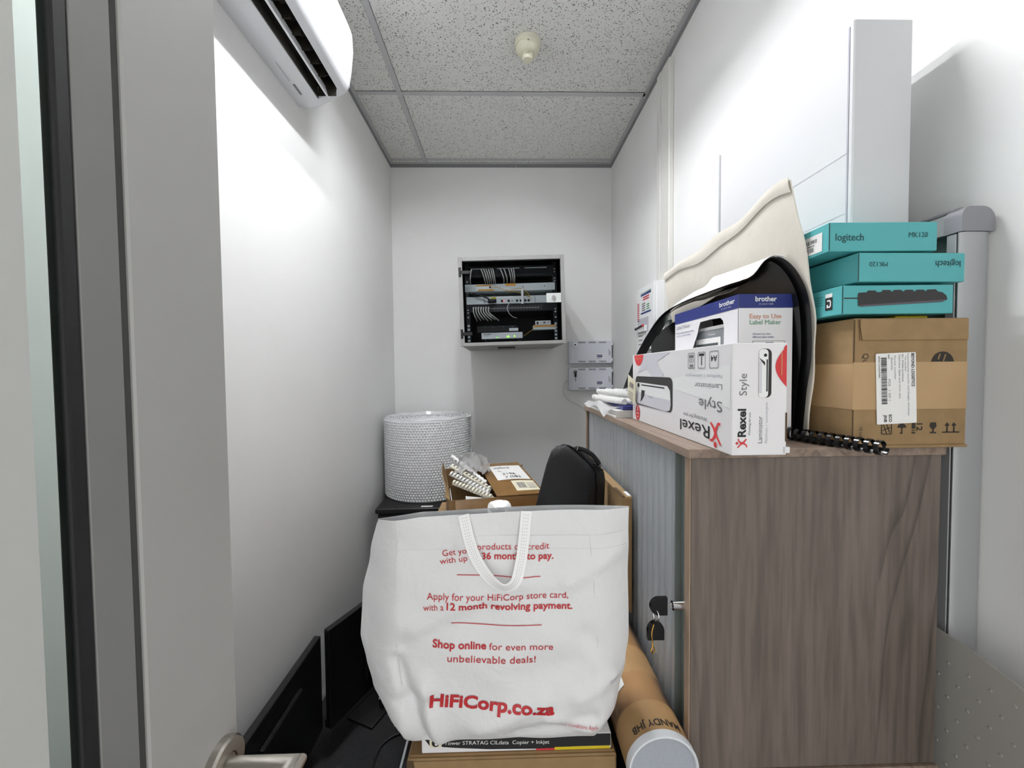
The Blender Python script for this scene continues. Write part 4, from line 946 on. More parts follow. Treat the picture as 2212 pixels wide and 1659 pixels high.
# three icons
for i, (u0, u1, s) in enumerate(((0.282, 0.305, '125'), (0.315, 0.338, 'i'), (0.350, 0.375, 'A4'))):
    shape('icon_frame', [rrect(u0, 0.1150, u1, 0.1400, 0.003), rrect(u0 + 0.001, 0.1160, u1 - 0.001, 0.1390, 0.0025)], 'ink_grey', lmb, lface)
    if s == 'A4': text('icon_text', s, 'ink', lmb, lface, u1 - 0.004, 0.1335, 0.017, 0.0085, rot=PI, bold=0.01)
    elif s == '125': text('icon_text', s, 'ink_grey', lmb, lface, u1 - 0.004, 0.1300, 0.015, 0.0055, rot=PI); rects('icon_text', [(u0 + 0.004, 0.1320, u1 - 0.004, 0.1365), (u0 + 0.006, 0.1175, u1 - 0.005, 0.1215)], 'ink_grey', lmb, lface)
    else: rects('icon_text', [(u0 + 0.0105, 0.1200, u0 + 0.0125, 0.1330), (u0 + 0.004, 0.1340, u1 - 0.004, 0.1375)], 'ink', lmb, lface)
# pale product shadow shapes, product picture
shape('swoosh_print', [[(0.020, 0.098), (0.040, 0.108), (0.090, 0.116), (0.128, 0.096), (0.160, 0.096), (0.185, 0.104), (0.160, 0.118), (0.150, 0.130), (0.215, 0.146), (0.075, 0.146), (0.070, 0.130), (0.028, 0.102)]], 'ink_pale', lmb, lface)
shape('swoosh_print', [[(0.225, 0.080), (0.405, 0.062), (0.405, 0.120), (0.30, 0.108), (0.225, 0.098)]], 'white_plastic', lmb, lface, e=0.0003)
shape('laminator_print', [rrect(0.022, 0.0365, 0.222, 0.0995, 0.012)], 'kb', lmb, lface, e=0.0007)
shape('laminator_print', [[(0.024, 0.048), (0.032, 0.0395), (0.195, 0.0365), (0.212, 0.040), (0.216, 0.050), (0.212, 0.076), (0.200, 0.0835), (0.030, 0.0865), (0.024, 0.084)]], 'white_plastic', lmb, lface, e=0.0009)
shape('laminator_print', [[(0.024, 0.048), (0.032, 0.0395), (0.195, 0.0365), (0.212, 0.040), (0.216, 0.050), (0.214, 0.058), (0.120, 0.060), (0.030, 0.066)]], 'ink_pale', lmb, lface, e=0.0010)
rects('laminator_print', [(0.062, 0.0790, 0.188, 0.0815)], 'ink', lmb, lface, e=0.0011, rot=rad(-0.8), c=(0.12, 0.08))
shape('laminator_print', [circ(0.043, 0.0800, 0.0075, 14, ry=0.0050)], 'ink', lmb, lface, e=0.0011)
shape('laminator_print', [[(0.062, 0.0700), (0.084, 0.0695), (0.080, 0.058), (0.066, 0.048), (0.056, 0.0440), (0.060, 0.055)]], 'ink', lmb, lface, e=0.0011)
text('laminator_print', 'Rexel', 'ink_grey', lmb, lface, 0.128, 0.0590, 0.022, 0.0025, rot=PI, e=0.0012)
shape('red_corner', [[(0.012, LH - 0.001), (0.072, LH - 0.001)] + [(0.042 + 0.029 * math.cos(-a), LH - 0.001 + 0.0235 * math.sin(-a)) for a in [PI * i / 14 for i in range(1, 14)]]], 'red2', lmb, lface)
rects('red_corner_text', [(0.024, LH - 0.0100, 0.062, LH - 0.0080)], 'salmon', lmb, lface, e=0.0008)
shape('red_guarantee', [circ(0.036, 0.0185, 0.015, 20, ry=0.0175)], 'red', lmb, lface)
rects('guarantee_text', [(0.0285, 0.0160, 0.0440, 0.0175), (0.0320, 0.0085, 0.0410, 0.0105)], 'paper', lmb, lface, e=0.0008); rects('guarantee_text', [(0.034, 0.0215, 0.0385, 0.0335)], 'paper', lmb, lface, e=0.0008, rot=rad(-20), c=(0.036, 0.028))
# end face: text runs upwards
def end_text(s, u, v, w, cap, mat='ink', bold=0.0): text('box_text', s, mat, lmb, eface, u, v, w, cap, rot=PI / 2, bold=bold)
end_text('Rexel', 0.0180, 0.0245, 0.0370, 0.0105, 'ink', 0.03)
end_text('Style', 0.0190, 0.0790, 0.0285, 0.0100, 'ink_grey')
end_text('Working for you', 0.0245, 0.0265, 0.0300, 0.0030, 'ink_grey')
end_text('Laminator', 0.0400, 0.0160, 0.0355, 0.0060, 'ink_grey')
end_text('Plastifieuse  |  Lamineergerat', 0.0470, 0.0160, 0.0540, 0.0034, 'ink_lgrey')
figure(eface, 0.0130, 0.0160, 0.0125, PI / 2 * 0 + PI / 2, lmb)
shape('laminator_print', [rrect(0.0345, 0.076, 0.0515, 0.140, 0.0065)], 'kb', lmb, eface)
shape('laminator_print', [rrect(0.0345, 0.076, 0.0470, 0.1395, 0.0050)], 'white_plastic', lmb, eface, e=0.0007)
rects('laminator_print', [(0.0350, 0.082, 0.0385, 0.124)], 'ink_pale', lmb, eface, e=0.0009)
rects('laminator_print', [(0.0445, 0.084, 0.0462, 0.126)], 'ink', lmb, eface, e=0.0009)
shape('laminator_print', [[(0.0345, 0.1285), (0.0425, 0.1225), (0.0425, 0.1175), (0.0375, 0.1240)]], 'ink', lmb, eface, e=0.0009)
shape('laminator_print', [circ(0.0430, 0.1315, 0.0022, 12)], 'ink', lmb, eface, e=0.0009)
shape('red_corner', [[(LW - 0.001, 0.090), (LW - 0.001, 0.1450), (LW - 0.004, 0.1430)] + [(LW - 0.0015 - 0.0145 * math.sin(PI * i / 12), 0.1430 - 0.0530 * i / 12) for i in range(1, 12)]], 'red2', lmb, eface)
rects('red_corner_text', [(LW - 0.0085, 0.105, LW - 0.0070, 0.135)], 'salmon', lmb, eface, e=0.0008)
rects('torn_slot', [(LW - 0.0020, 0.018, LW + 0.0002, 0.056)], 'card_dark', lmb, eface, e=0.0006)
MB().box(LW - 0.004, -0.003, 0.003, LW + 0.003, 0.0005, 0.011, 0.0005).build('loose_tab', 'white_card', lmb, **L)

# --- label maker box with a window, and the label maker inside
br = thing('label_maker_box', 'white and blue label maker box with a cut-out window behind the laminator box', 'box', (0.374, 0.632, CT), (0, 0, rad(0)))
W5, D5, H5 = 0.0885, 0.235, 0.2330
MB().box(0.001, 0, 0, W5, 0.0012, H5).build('end_panel', 'white_card', br, **L)
MB().box(0.001, D5 - 0.0012, 0, W5, D5, H5).build('end_panel', 'white_card', br, **L)
MB().box(W5 - 0.0012, 0.0012, 0, W5, D5 - 0.0012, H5).build('side_panel', 'white_card', br, **L)
MB().box(0.001, 0.0012, 0, W5 - 0.0012, D5 - 0.0012, 0.0012).build('bottom_panel', 'white_card', br, **L)
MB().box(0.003, 0.03, H5 - 0.003, W5 - 0.003, D5 - 0.003, H5 - 0.001).build('top_flap', 'card_d', br, **L)
bfc = left_face(0.001, D5, 0)
win = [(0.060, 0.110), (0.193, 0.110), (0.1935, 0.188), (0.190, 0.197), (0.182, 0.2025), (0.150, 0.2040), (0.112, 0.2035), (0.108, 0.198), (0.100, 0.180), (0.084, 0.158), (0.066, 0.130)]
shape('window_panel', [[(0, 0), (D5, 0), (D5, H5), (0, H5)], win], 'white_card', br, bfc, e=0.0)
bn = near_face(0, 0, 0); BB = 0.2110
rects('blue_band', [(0.0002, BB, D5, H5)], 'blue', br, bfc)
rects('blue_band', [(0.001, BB, W5, H5)], 'blue', br, bn)
text('brand_text', 'brother', 'paper', br, bn, 0.0275, 0.2215, 0.0345, 0.0078, bold=0.02, e=0.001)
text('slogan_text', 'at your side', 'ink_lgrey', br, bn, 0.0335, 0.2160, 0.0230, 0.0033, e=0.001)
text('brand_text', 'brother', 'paper', br, bfc, 0.180, 0.2205, 0.046, 0.0078, bold=0.02, e=0.001)
text('slogan_text', 'at your side', 'ink_lgrey', br, bfc, 0.186, 0.2152, 0.030, 0.0032, e=0.001)
text('box_text', 'Easy to Use', 'salmon', br, bn, 0.0190, 0.1945, 0.0510, 0.0072, e=0.001)
text('box_text', 'Label Maker', 'green_ink', br, bn, 0.0190, 0.1850, 0.0505, 0.0072, e=0.001)
text('box_text', 'Choose from four', 'blue', br, bn, 0.0240, 0.1685, 0.0290, 0.0030, e=0.001)
text('box_text', 'different label widths.', 'blue', br, bn, 0.0240, 0.1635, 0.0350, 0.0030, e=0.001)
shape('print_frame', [rrect(0.0240, 0.1500, 0.0760, 0.1590, 0.0005), rrect(0.0247, 0.1505, 0.0753, 0.1585, 0.0003)], 'ink_grey', br, bn)
rects('box_text', [(0.045, 0.1550, 0.058, 0.1565)], 'ink_grey', br, bn)
text('box_text', 'Label Maker', 'ink_grey', br, bfc, 0.010, 0.1990, 0.062, 0.0075, e=0.001)
text('box_text', 'Prints durable laminated labels', 'blue', br, bfc, 0.010, 0.1890, 0.078, 0.0034, e=0.001)
text('box_text', 'and iron on fabric labels', 'blue', br, bfc, 0.010, 0.1830, 0.064, 0.0034, e=0.001)
lm = thing('label_maker', 'grey and white handheld label maker inside the cut-out box window', 'label maker', (0.384, 0.72, CT + 0.0014))
lmf = left_face(0.386, 0.632 + D5, CT)
b = MB(); b.prism([(0.632 + D5 - u, CT + v) for u, v in rrect(0.062, 0.0016, 0.200, 0.1930, 0.022, 6)], 0.3862, 0.420, 'x'); b.build('body', 'white_plastic', lm, smooth=40)
shape('grey_face', [rrect(0.070, 0.050, 0.193, 0.1865, 0.018)], 'lm_grey', lm, lmf, e=0.001, world=True)
shape('screen_bezel', [rrect(0.076, 0.110, 0.166, 0.1720, 0.002)], 'paper', lm, lmf, e=0.0016, world=True)
rects('screen', [(0.080, 0.114, 0.158, 0.1620)], 'lm_dark', lm, lmf, e=0.0022, world=True)
text('small_text', 'P-touch', 'paper', lm, lmf, 0.126, 0.1765, 0.022, 0.0035, e=0.0022, world=True)

# --- cover sheets bent over the boxes: black inside, white outside
edge = [(0.4780, 0.628, 1.2865), (0.4775, 0.620, 1.36), (0.4750, 0.607, 1.424), (0.4690, 0.606, 1.503), (0.458, 0.618, 1.551), (0.446, 0.640, 1.5785), (0.438, 0.665, 1.578), (0.428, 0.690, 1.556), (0.408, 0.740, 1.550), (0.383, 0.86, 1.540), (0.362, 0.930, 1.516), (0.332, 0.985, 1.440), (0.309, 1.025, 1.351)]
edge = smooth_path([Vector(p) for p in edge], 6)
def arch(off, ya, inset=0.0, u0=0.0, u1=1.0, lift=1.0):
    n = len(edge) - 1
    def fn(u, v):
        t = (u0 + (u1 - u0) * u) * n; i = min(int(t), n - 1); p = edge[i].lerp(edge[i + 1], t - i)
        tt = (u0 + (u1 - u0) * u)
        d = (edge[min(i + 1, n)] - edge[max(i - 1, 0)]); nr = Vector((d.z, 0, -d.x)); nr = nr.normalized() if nr.length > 1e-9 else Vector((0, 0, 1))
        nr = -nr if tt < 0.0 else nr
        def sm(a, b): t_ = max(0.0, min(1.0, (tt - a) / (b - a))); return t_ * t_ * (3 - 2 * t_)
        dep = ya * (4.0 - 3.0 * sm(0.22, 0.36))
        z_l = lift * v * 0.015 * sm(0.42, 0.55) * (1 - sm(0.76, 0.86))
        xs = 0.012 * v * (1 - sm(0.30, 0.50))
        xw = 0.075 * v * sm(0.60, 0.85)
        return p + nr * off + Vector((xw - xs, inset + dep * v, z_l))
    return fn
def sheet(name, label, off, dep, mat, inset, u0, u1, lift=1.0, th=0.0006):
    o = MB().slab(arch(off, dep, inset, u0, u1, lift), 70, 8, th).build(name, mat, None, smooth=60); tag(o, label, 'sheet'); return o
sheet('cover_sheet', 'outer black glossy cover sheet arched over the label maker box', 0.0, 0.155, 'blackfoam', 0.0, 0.0, 1.0)
sheet('cover_sheet', 'inner black cover sheet lining the arched stack', -0.0060, 0.150, 'blackfoam', 0.014, 0.02, 0.86)
sheet('cover_sheet', 'white cover sheet lying on top of the black arched sheets', 0.0024, 0.158, 'whitesheet', -0.004, 0.40, 0.99)
sheet('cover_sheet', 'white curled sheet just under the black arched sheets', -0.010, 0.11, 'whitesheet', 0.050, 0.56, 0.68)

# --- cream padded envelope standing behind the sheets
ev = thing('padded_envelope', 'large cream padded envelope standing on edge behind the black sheets', 'envelope', (0.486, 0.88, CT))
ENV = [(0.0, 0.4845, 0.625), (0.30, 0.4815, 0.611), (0.47, 0.4775, 0.602), (0.62, 0.4680, 0.603), (0.80, 0.4520, 0.602), (1.0, 0.4450, 0.618)]
def envx(v, k):
    v = max(0, min(1, v))
    for a, b in zip(ENV, ENV[1:]):
        if v <= b[0]: return a[k] + (b[k] - a[k]) * (v - a[0]) / (b[0] - a[0])
    return ENV[-1][k]
def envf(side):
    def fn(u, v):
        vn = max(0, min(1, v))
        xb = (envx(vn - 0.05, 1) + envx(vn, 1) + envx(vn + 0.05, 1)) / 3
        yn = (envx(vn - 0.04, 2) + envx(vn, 2) + envx(vn + 0.04, 2)) / 3 + 0.0025 * math.sin(v * 19) * math.sin(v * 7)
        yf = 1.085
        zt = 1.690 - 0.055 * u + 0.020 * u * u + 0.007 * math.sin(u * 17) * (1 - u)
        y = yn + (yf - yn) * u; z = CT + (zt - CT) * v
        m = math.sin(PI * min(1, max(0, u))) * math.sin(PI * vn)
        x = xb + side * (0.0012 + 0.0010 * m) + 0.0040 * math.sin(7 * u + 5 * v) * vn * vn * u
        return (x, y, z)
    return fn
q = MB(); q.grid(envf(-1), 40, 30); q.grid(envf(1), 40, 30)
# sealed rim strips
def rim(fa, fb, n):
    A = [fa(i / n) for i in range(n + 1)]; B = [fb(i / n) for i in range(n + 1)]; q.add(A + B, [(i, i + 1, n + 2 + i, n + 1 + i) for i in range(n)])
rim(lambda t: envf(-1)(t, 1), lambda t: envf(1)(t, 1), 40); rim(lambda t: envf(-1)(t, 0), lambda t: envf(1)(t, 0), 40); rim(lambda t: envf(-1)(0, t), lambda t: envf(1)(0, t), 30); rim(lambda t: envf(-1)(1, t), lambda t: envf(1)(1, t), 30)
q.build('envelope_body', 'cream_paper', ev, smooth=60)
def fold(u, v):
    p = Vector(envf(-1)(u, 1 - 0.050 * v * (1 - 0.3 * math.sin(u * 9)))); p.x -= 0.0022 + 0.002 * math.sin(PI * v); p.z += 0.004 * (1 - v); return p
MB().slab(fold, 40, 4, 0.0006).build('folded_rim', 'cream_paper', ev, smooth=60)

# --- combs
def comb_mesh(length, r, n, fill=0.5):
    b = MB(); pitch = length / n; w = pitch * fill; th = r * 0.10; A = 12
    for k in range(n):
        xc = (k + 0.5) * pitch
        v = []
        for i in range(A + 1):
            a = -PI / 2 + 1.9 * PI * i / A; rr = r * (1 - 0.10 * i / A)
            ww = w * (0.55 if i < 2 else 1.0) if i < A else w * 0.5
            for (q_, rad_) in ((-0.5, rr), (0.5, rr), (0.5, rr - th), (-0.5, rr - th)):
                v.append((xc + q_ * ww, rad_ * math.cos(a), rad_ * math.sin(a)))
        f = []
        for i in range(A):
            for j in range(4): f.append((i * 4 + j, i * 4 + (j + 1) % 4, (i + 1) * 4 + (j + 1) % 4, (i + 1) * 4 + j))
        f += [(3, 2, 1, 0), (A * 4, A * 4 + 1, A * 4 + 2, A * 4 + 3)]
        b.add(v, f)
    v = []
    S = 4
    for x in (0, length):
        for i in range(S + 1):
            a = -PI / 2 - 0.45 + 0.9 * i / S; v.append((x, r * math.cos(a), r * math.sin(a)))
        for i in range(S, -1, -1):
            a = -PI / 2 - 0.45 + 0.9 * i / S; v.append((x, (r - th * 1.5) * math.cos(a), (r - th * 1.5) * math.sin(a)))
    m = 2 * (S + 1)
    b.add(v, [(i, (i + 1) % m, m + (i + 1) % m, m + i) for i in range(m)] + [tuple(range(m))[::-1], tuple(range(m, 2 * m))])
    return b
def comb(label, p0, p1, r, n, mat, roll=0.0, group=None, src=None, fill=0.5):
    p0 = Vector(p0); p1 = Vector(p1); d = p1 - p0
    b = comb_mesh(d.length, r, n, fill) if src is None else None
    if src is None: o = b.build('binding_comb', mat, None, smooth=40)
    else: o = src.copy(); COL.objects.link(o); o.scale = (d.length / src['len'], 1, 1)
    xa = d.normalized(); za = (Vector((0, 0, 1)) - xa * xa.z).normalized(); ya = za.cross(xa)
    m = Matrix((xa, ya, za)).transposed().to_4x4(); m = Matrix.Translation(p0) @ m @ Matrix.Rotation(roll, 4, 'X')
    if src is not None: m = m @ Matrix.Diagonal((o.scale[0], 1, 1, 1))
    o.matrix_world = m
    tag(o, label, 'binding comb', group); return o
comb('black plastic binding comb jutting out over the cabinet edge', (0.448, 0.652, CT + 0.0112), (0.5005, 0.512, CT + 0.0080), 0.0108, 13, 'comb_b', roll=rad(60))

# --- paper stack, blue folder and white combs at the far end
pst = thing('paper_block', 'thick white paper block lying at the far end of the cabinet top', 'paper block', (0.34, 1.10, CT), (0, 0, rad(0)))
for k in range(6):
    j = (k * 37 % 5 - 2) * 0.0008
    MB().box(0.268 + j, 0.950 + j, CT + 0.0030 * k, 0.42, 1.225, CT + 0.0030 * k + 0.0028, 0.0004).build('paper_ream', 'paper', pst)
tag(MB().box(0.284, 0.941, CT + 0.0184, 0.43, 1.12, CT + 0.0285, 0.0015).build('blue_folder', 'navy', None), 'blue folder lying on the white paper block', 'folder')
zc = CT + 0.0375
specs = [((0.258, 1.095), (0.292, 0.956), 0.000, 'w'), ((0.262, 1.150), (0.311, 0.950), 0.000, 'w'), ((0.281, 1.165), (0.331, 0.946), 0.000, 'w'), ((0.300, 1.180), (0.352, 0.950), 0.000, 'c'), ((0.319, 1.19), (0.373, 0.955), 0.000, 'w'), ((0.338, 1.20), (0.396, 0.965), 0.000, 'w')]
for k, (a, c, dz, mt) in enumerate(specs):
    lab_ = ['leftmost white binding comb of the bundle on the blue folder', 'second white binding comb from the left on the blue folder', 'third white binding comb from the left on the blue folder', 'cream binding comb in the middle of the bundle on the blue folder', 'white binding comb right of the cream one on the blue folder', 'rightmost white binding comb next to the laminator box'][k]
    comb(lab_, (a[0], a[1], zc + dz), (c[0], c[1], zc + dz), 0.0078, 26, 'comb_w' if mt == 'w' else 'comb_c', fill=0.74, roll=rad(40 + 37 * k), group='binding combs on the blue folder')
specs2 = [((0.322, 1.15), (0.392, 0.985), 'w'), ((0.300, 1.16), (0.350, 0.970), 'w'), ((0.272, 1.14), (0.318, 0.975), 'w')]
for k, (a, c, mt) in enumerate(specs2):
    comb(['upper white binding comb lying slanted across the bundle', 'upper white binding comb lying along the middle of the bundle', 'upper white binding comb lying at the left of the bundle'][k], (a[0], a[1], zc + 0.0165), (c[0], c[1], zc + 0.0165), 0.0072, 26, 'comb_w', fill=0.74, roll=rad(75 * k), group='binding combs on the blue folder')
# clear pouch under the combs hanging over the edge
def pouch(u, v):
    x = 0.315 - 0.072 * u; y = 0.965 + 0.24 * v
    over = max(0.0, 0.258 - x)
    z = CT + 0.0186 + 0.006 * math.sin(5 * u + 9 * v) * u + (0.0 if x > 0.266 else -over * 1.0) + 0.003
    z += 0.010 * u * math.sin(PI * v) 
    return (x, y, z)
po = MB().slab(pouch, 16, 24, 0.0004).build('plastic_pouch', 'clear_film', None, smooth=60); tag(po, 'clear plastic pouch hanging over the cabinet edge under the white combs', 'pouch')
# cream paper tag stuck at the far end of the laminator box
ptg = thing('paper_tag', 'small cream barcode tag hanging at the far end of the laminator box', 'tag', (0.290, 0.90, CT + 0.045))
tf = Face((0.2935, 0.915, CT + 0.040), (0.10, -1, -0.05), (-0.05, 0.05, 1))
q = MB(); c_ = [(0.0, 0.012), (0.058, 0.0), (0.066, 0.052), (0.008, 0.072)]
tf.n = tf.r.cross(tf.u)
c_ = [(-0.014, 0.010), (0.024, -0.002), (0.034, 0.050), (-0.004, 0.064)]
q.add([tf.at(x, y, 0) for x, y in c_] + [tf.at(x, y, 0.0008) for x, y in c_], [(3, 2, 1, 0), (4, 5, 6, 7), (0, 1, 5, 4), (1, 2, 6, 5), (2, 3, 7, 6), (3, 0, 4, 7)])
q.build('tag_paper', 'cream_tag', ptg)
rects('tag_print', barcode(0.000, 0.034, 0.022, 0.046, 12, 8) + [(-0.004, 0.022 - 0.005 * k, 0.020, 0.0235 - 0.005 * k) for k in range(4)], 'ink_grey', ptg, tf, e=0.0012, rot=rad(-12), c=(0.01, 0.03), world=True)

# ================================================================== BACK LEFT CORNER
bc = thing('black_cabinet', 'low black cabinet in the back left corner under the bubble wrap', 'cabinet', (-0.48, 2.33, FL))
MB().box(-0.652, 2.052, FL, -0.312, 2.63, 0.672, 0.002).build('cabinet_body', 'black_plastic', bc)
MB().box(-0.662, 2.040, 0.674, -0.302, 2.64, 0.700, 0.003).build('cabinet_top', 'black_plastic', bc)
MB().box(-0.645, 2.046, 0.10, -0.319, 2.051, 0.664, 0.001).build('cabinet_door', 'black_gloss', bc)

bw = thing('bubble_wrap_roll', 'large upright roll of clear bubble wrap on the black cabinet', 'bubble wrap', (-0.443, 2.365, 0.700))
RX, RY, RR_, RZ0, RZ1 = -0.443, 2.365, 0.248, 0.7005, 1.142
MB().lathe([(0.040, 0.0), (RR_ - 0.004, 0.0), (RR_, 0.006), (RR_, RZ1 - RZ0 - 0.006), (RR_ - 0.004, RZ1 - RZ0), (RR_ - 0.012, RZ1 - RZ0 - 0.004), (0.050, RZ1 - RZ0 - 0.010), (0.040, RZ1 - RZ0 - 0.012)], (RX, RY, RZ0), 72).build('roll_body', 'bubble', bw, smooth=40)
q = MB()
for k in range(9):
    r = 0.075 + k * 0.0195; n = 48
    q.tube([(RX + (r + 0.0195 * i / n) * math.cos(2 * PI * i / n), RY + (r + 0.0195 * i / n) * math.sin(2 * PI * i / n), RZ1 - 0.003 + 0.003 * math.sin(i * 1.3 + k)) for i in range(n + 1)], 0.0035, 5, 0)
q.build('film_layers', 'bubble', bw, smooth=60)
q = MB(); nb = 98; rows_n = 31; pr_b = [(0.0066, 0.0), (0.0055, 0.0024), (0.0028, 0.0038), (0.0, 0.0041)]
for j in range(rows_n):
    z = RZ0 + 0.010 + j * 0.0139
    for i in range(nb):
        a = 2 * PI * (i + (0.5 if j % 2 else 0)) / nb
        if math.sin(a) > 0.25: continue        # wall side cannot be seen
        ca, sa = math.cos(a), math.sin(a); o3 = Vector((RX + ca * RR_, RY + sa * RR_, z)); nn = Vector((ca, sa, 0)); tt = Vector((-sa, ca, 0)); zz = Vector((0, 0, 1))
        v = []; hh = 0.75 + 0.5 * random.random()
        for r, h in pr_b[:3]:
            for k in range(6):
                t = 2 * PI * k / 6; v.append(o3 + nn * h * hh + (tt * math.cos(t) + zz * math.sin(t)) * r)
        v.append(o3 + nn * pr_b[3][1] * hh)
        f = [(m * 6 + k, m * 6 + (k + 1) % 6, (m + 1) * 6 + (k + 1) % 6, (m + 1) * 6 + k) for m in range(2) for k in range(6)] + [(12 + k, 12 + (k + 1) % 6, 18) for k in range(6)]
        q.add(v, f)
q.build('bubbles', 'bubble', bw, smooth=70, kind='stuff')
def loose(u, v):
    a = -0.18 - 0.22 * u; r = RR_ + 0.006 + 0.022 * u * u + 0.004 * math.sin(v * 11) * u
    return (RX + r * math.cos(a), RY + r * math.sin(a), RZ0 + 0.005 + 0.43 * v)
MB().slab(loose, 8, 20, 0.0006).build('loose_film_end', 'clear_film', bw, smooth=60)
MB().box(-0.432, 2.058, 0.7006, -0.372, 2.075, 0.7014).build('tape_strip', 'paper', bw)

# ================================================================== PILE IN THE MIDDLE
tr = thing('storage_chest', 'large black storage chest on the floor carrying the pile of cardboard boxes', 'chest', (0.02, 1.2, FL))
MB().box(-0.217, 0.505, FL, 0.264, 1.90, 0.520, 0.003).build('chest_body', 'black_gloss', tr)
MB().box(-0.219, 0.503, 0.522, 0.265, 1.902, 0.590, 0.003).build('chest_lid', 'black_gloss', tr)
MB().box(-0.2205, 0.502, 0.584, -0.2155, 1.903, 0.5915, 0.001).build('edge_glint', 'lm_grey', tr)  # two grey strips paint the thin double glint along the lid's left edge
MB().box(-0.2205, 0.502, 0.577, -0.2195, 1.903, 0.580).build('edge_glint', 'lm_grey', tr)

ct = thing('flat_carton', 'flat brown carton on the black chest under the white bag', 'box', (0.0, 0.78, 0.591))
x0, x1, y0, y1, z0, z1 = -0.149, 0.165, 0.580, 0.985, 0.591, 0.826
MB().box(x0, y0 + 0.001, z0, x1, y1, z1 - 0.004, 0.002).build('carton_body', 'card', ct)
MB().box(x0 + 0.003, y0 + 0.004, z1 - 0.0038, x1 - 0.002, y1 - 0.002, z1, 0.001).build('top_flap', 'card_d', ct)
MB().box(x0 + 0.006, y0 - 0.0008, z1 - 0.030, x1 - 0.003, y0 + 0.0010, z1 - 0.006, 0.0004).build('front_flap', 'card', ct)
cf = near_face(x0, y0 - 0.0008, z0)
rects('barcode', barcode(0.205, z1 - z0 - 0.052, 0.245, z1 - z0 - 0.034, 16, 11) + barcode(0.262, z1 - z0 - 0.052, 0.300, z1 - z0 - 0.034, 14, 12), 'ink_soft', ct, cf, world=True)
shape('torn_corner', [[(0.0, z1 - z0 - 0.004), (0.010, z1 - z0 - 0.004), (0.012, z1 - z0 - 0.016), (0.006, z1 - z0 - 0.013), (0.004, z1 - z0 - 0.022), (0.0, z1 - z0 - 0.018)]], 'card_dark', ct, cf, world=True, e=0.0008)

sb = thing('ink_kit_box', 'flat black and white printed box squeezed between bag and carton', 'box', (0.01, 0.68, 0.826))
x0, x1, y0, y1, z0, z1 = -0.128, 0.158, 0.586, 0.80, 0.8262, 0.8500
MB().box(x0, y0, z0, x1, y1, z1, 0.001).build('box_body', 'white_card', sb)
sf_ = near_face(x0, y0, z0)
shape('black_print', [[(0.004, 0.0235), (0.225, 0.0235), (0.225, 0.0035), (0.17, 0.0030), (0.10, 0.0045), (0.05, 0.0080), (0.012, 0.0120)]], 'ink', sb, sf_, world=True)
text('box_text', 'Tower STRATAG CILdata  Copier + Inkjet', 'paper', sb, sf_, 0.034, 0.0135, 0.158, 0.0058, e=0.001, world=True, rot=rad(-1.0))
shape('logo_patch', [rrect(0.012, 0.0100, 0.030, 0.0230, 0.001)], 'cream_tag', sb, sf_, world=True, e=0.0008)
shape('logo_patch', [circ(0.021, 0.0165, 0.0058, 16)], 'ink', sb, sf_, world=True, e=0.0010)
rects('logo_patch', [(0.0200, 0.0130, 0.0235, 0.0200)], 'paper', sb, sf_, world=True, e=0.0012)
rects('red_patch', [(0.172, 0.0005, 0.200, 0.0035)], 'red2', sb, sf_, world=True, e=0.0008); rects('yellow_patch', [(0.200, 0.0005, 0.284, 0.0050)], 'yellow', sb, sf_, world=True, e=0.0008)
rects('black_print', [(0.225, 0.0052, 0.285, 0.0235)], 'ink', sb, sf_, world=True)

# --- shopping bag
bg_ = thing('shopping_bag', 'white fabric shopping bag with red print in front of the pile', 'bag', (0.0, 0.62, 0.851))
ZB, ZT = 0.8515, 1.197
LT = [(0.8515, -0.140, 0.148), (0.865, -0.165, 0.157), (0.885, -0.188, 0.165), (0.922, -0.205, 0.172), (0.96, -0.214, 0.181), (1.00, -0.222, 0.186), (1.07, -0.217, 0.185), (1.13, -0.203, 0.184), (1.197, -0.184, 0.183)]
def side(z, k):
    z = max(ZB, min(ZT, z))
    for a, b in zip(LT, LT[1:]):
        if z <= b[0]:
            t = (z - a[0]) / (b[0] - a[0]); t = t * t * (3 - 2 * t) * 0.5 + t * 0.5; return a[k] + (b[k] - a[k]) * t
    return LT[-1][k]
CR = [(-0.155, 0.985, -0.118, 0.862, -0.0065, 0.010), (-0.118, 0.955, -0.098, 0.865, 0.0070, 0.014), (-0.125, 1.03, 0.02, 1.10, 0.0040, 0.018), (-0.145, 1.01, -0.03, 1.065, -0.0045, 0.016),
      (0.02, 0.870, 0.125, 0.895, -0.0050, 0.013), (-0.04, 0.885, 0.05, 0.925, 0.0045, 0.016), (0.09, 1.10, 0.17, 1.14, 0.0035, 0.014), (0.115, 1.02, 0.17, 0.97, -0.0035, 0.014), (0.105, 0.93, 0.16, 0.955, 0.0040, 0.014),
      (0.06, 0.900, 0.12, 0.875, 0.0035, 0.010), (-0.06, 1.155, 0.05, 1.150, 0.0025, 0.010), (-0.150, 0.925, -0.105, 0.930, -0.0045, 0.012), (0.02, 0.96, 0.10, 0.985, -0.0030, 0.020)]
def seg_d(x, z, s):
    ax, az, bx, bz = s[:4]; dx, dz = bx - ax, bz - az; t = max(0, min(1, ((x - ax) * dx + (z - az) * dz) / (dx * dx + dz * dz)))
    return math.hypot(x - ax - dx * t, z - az - dz * t)
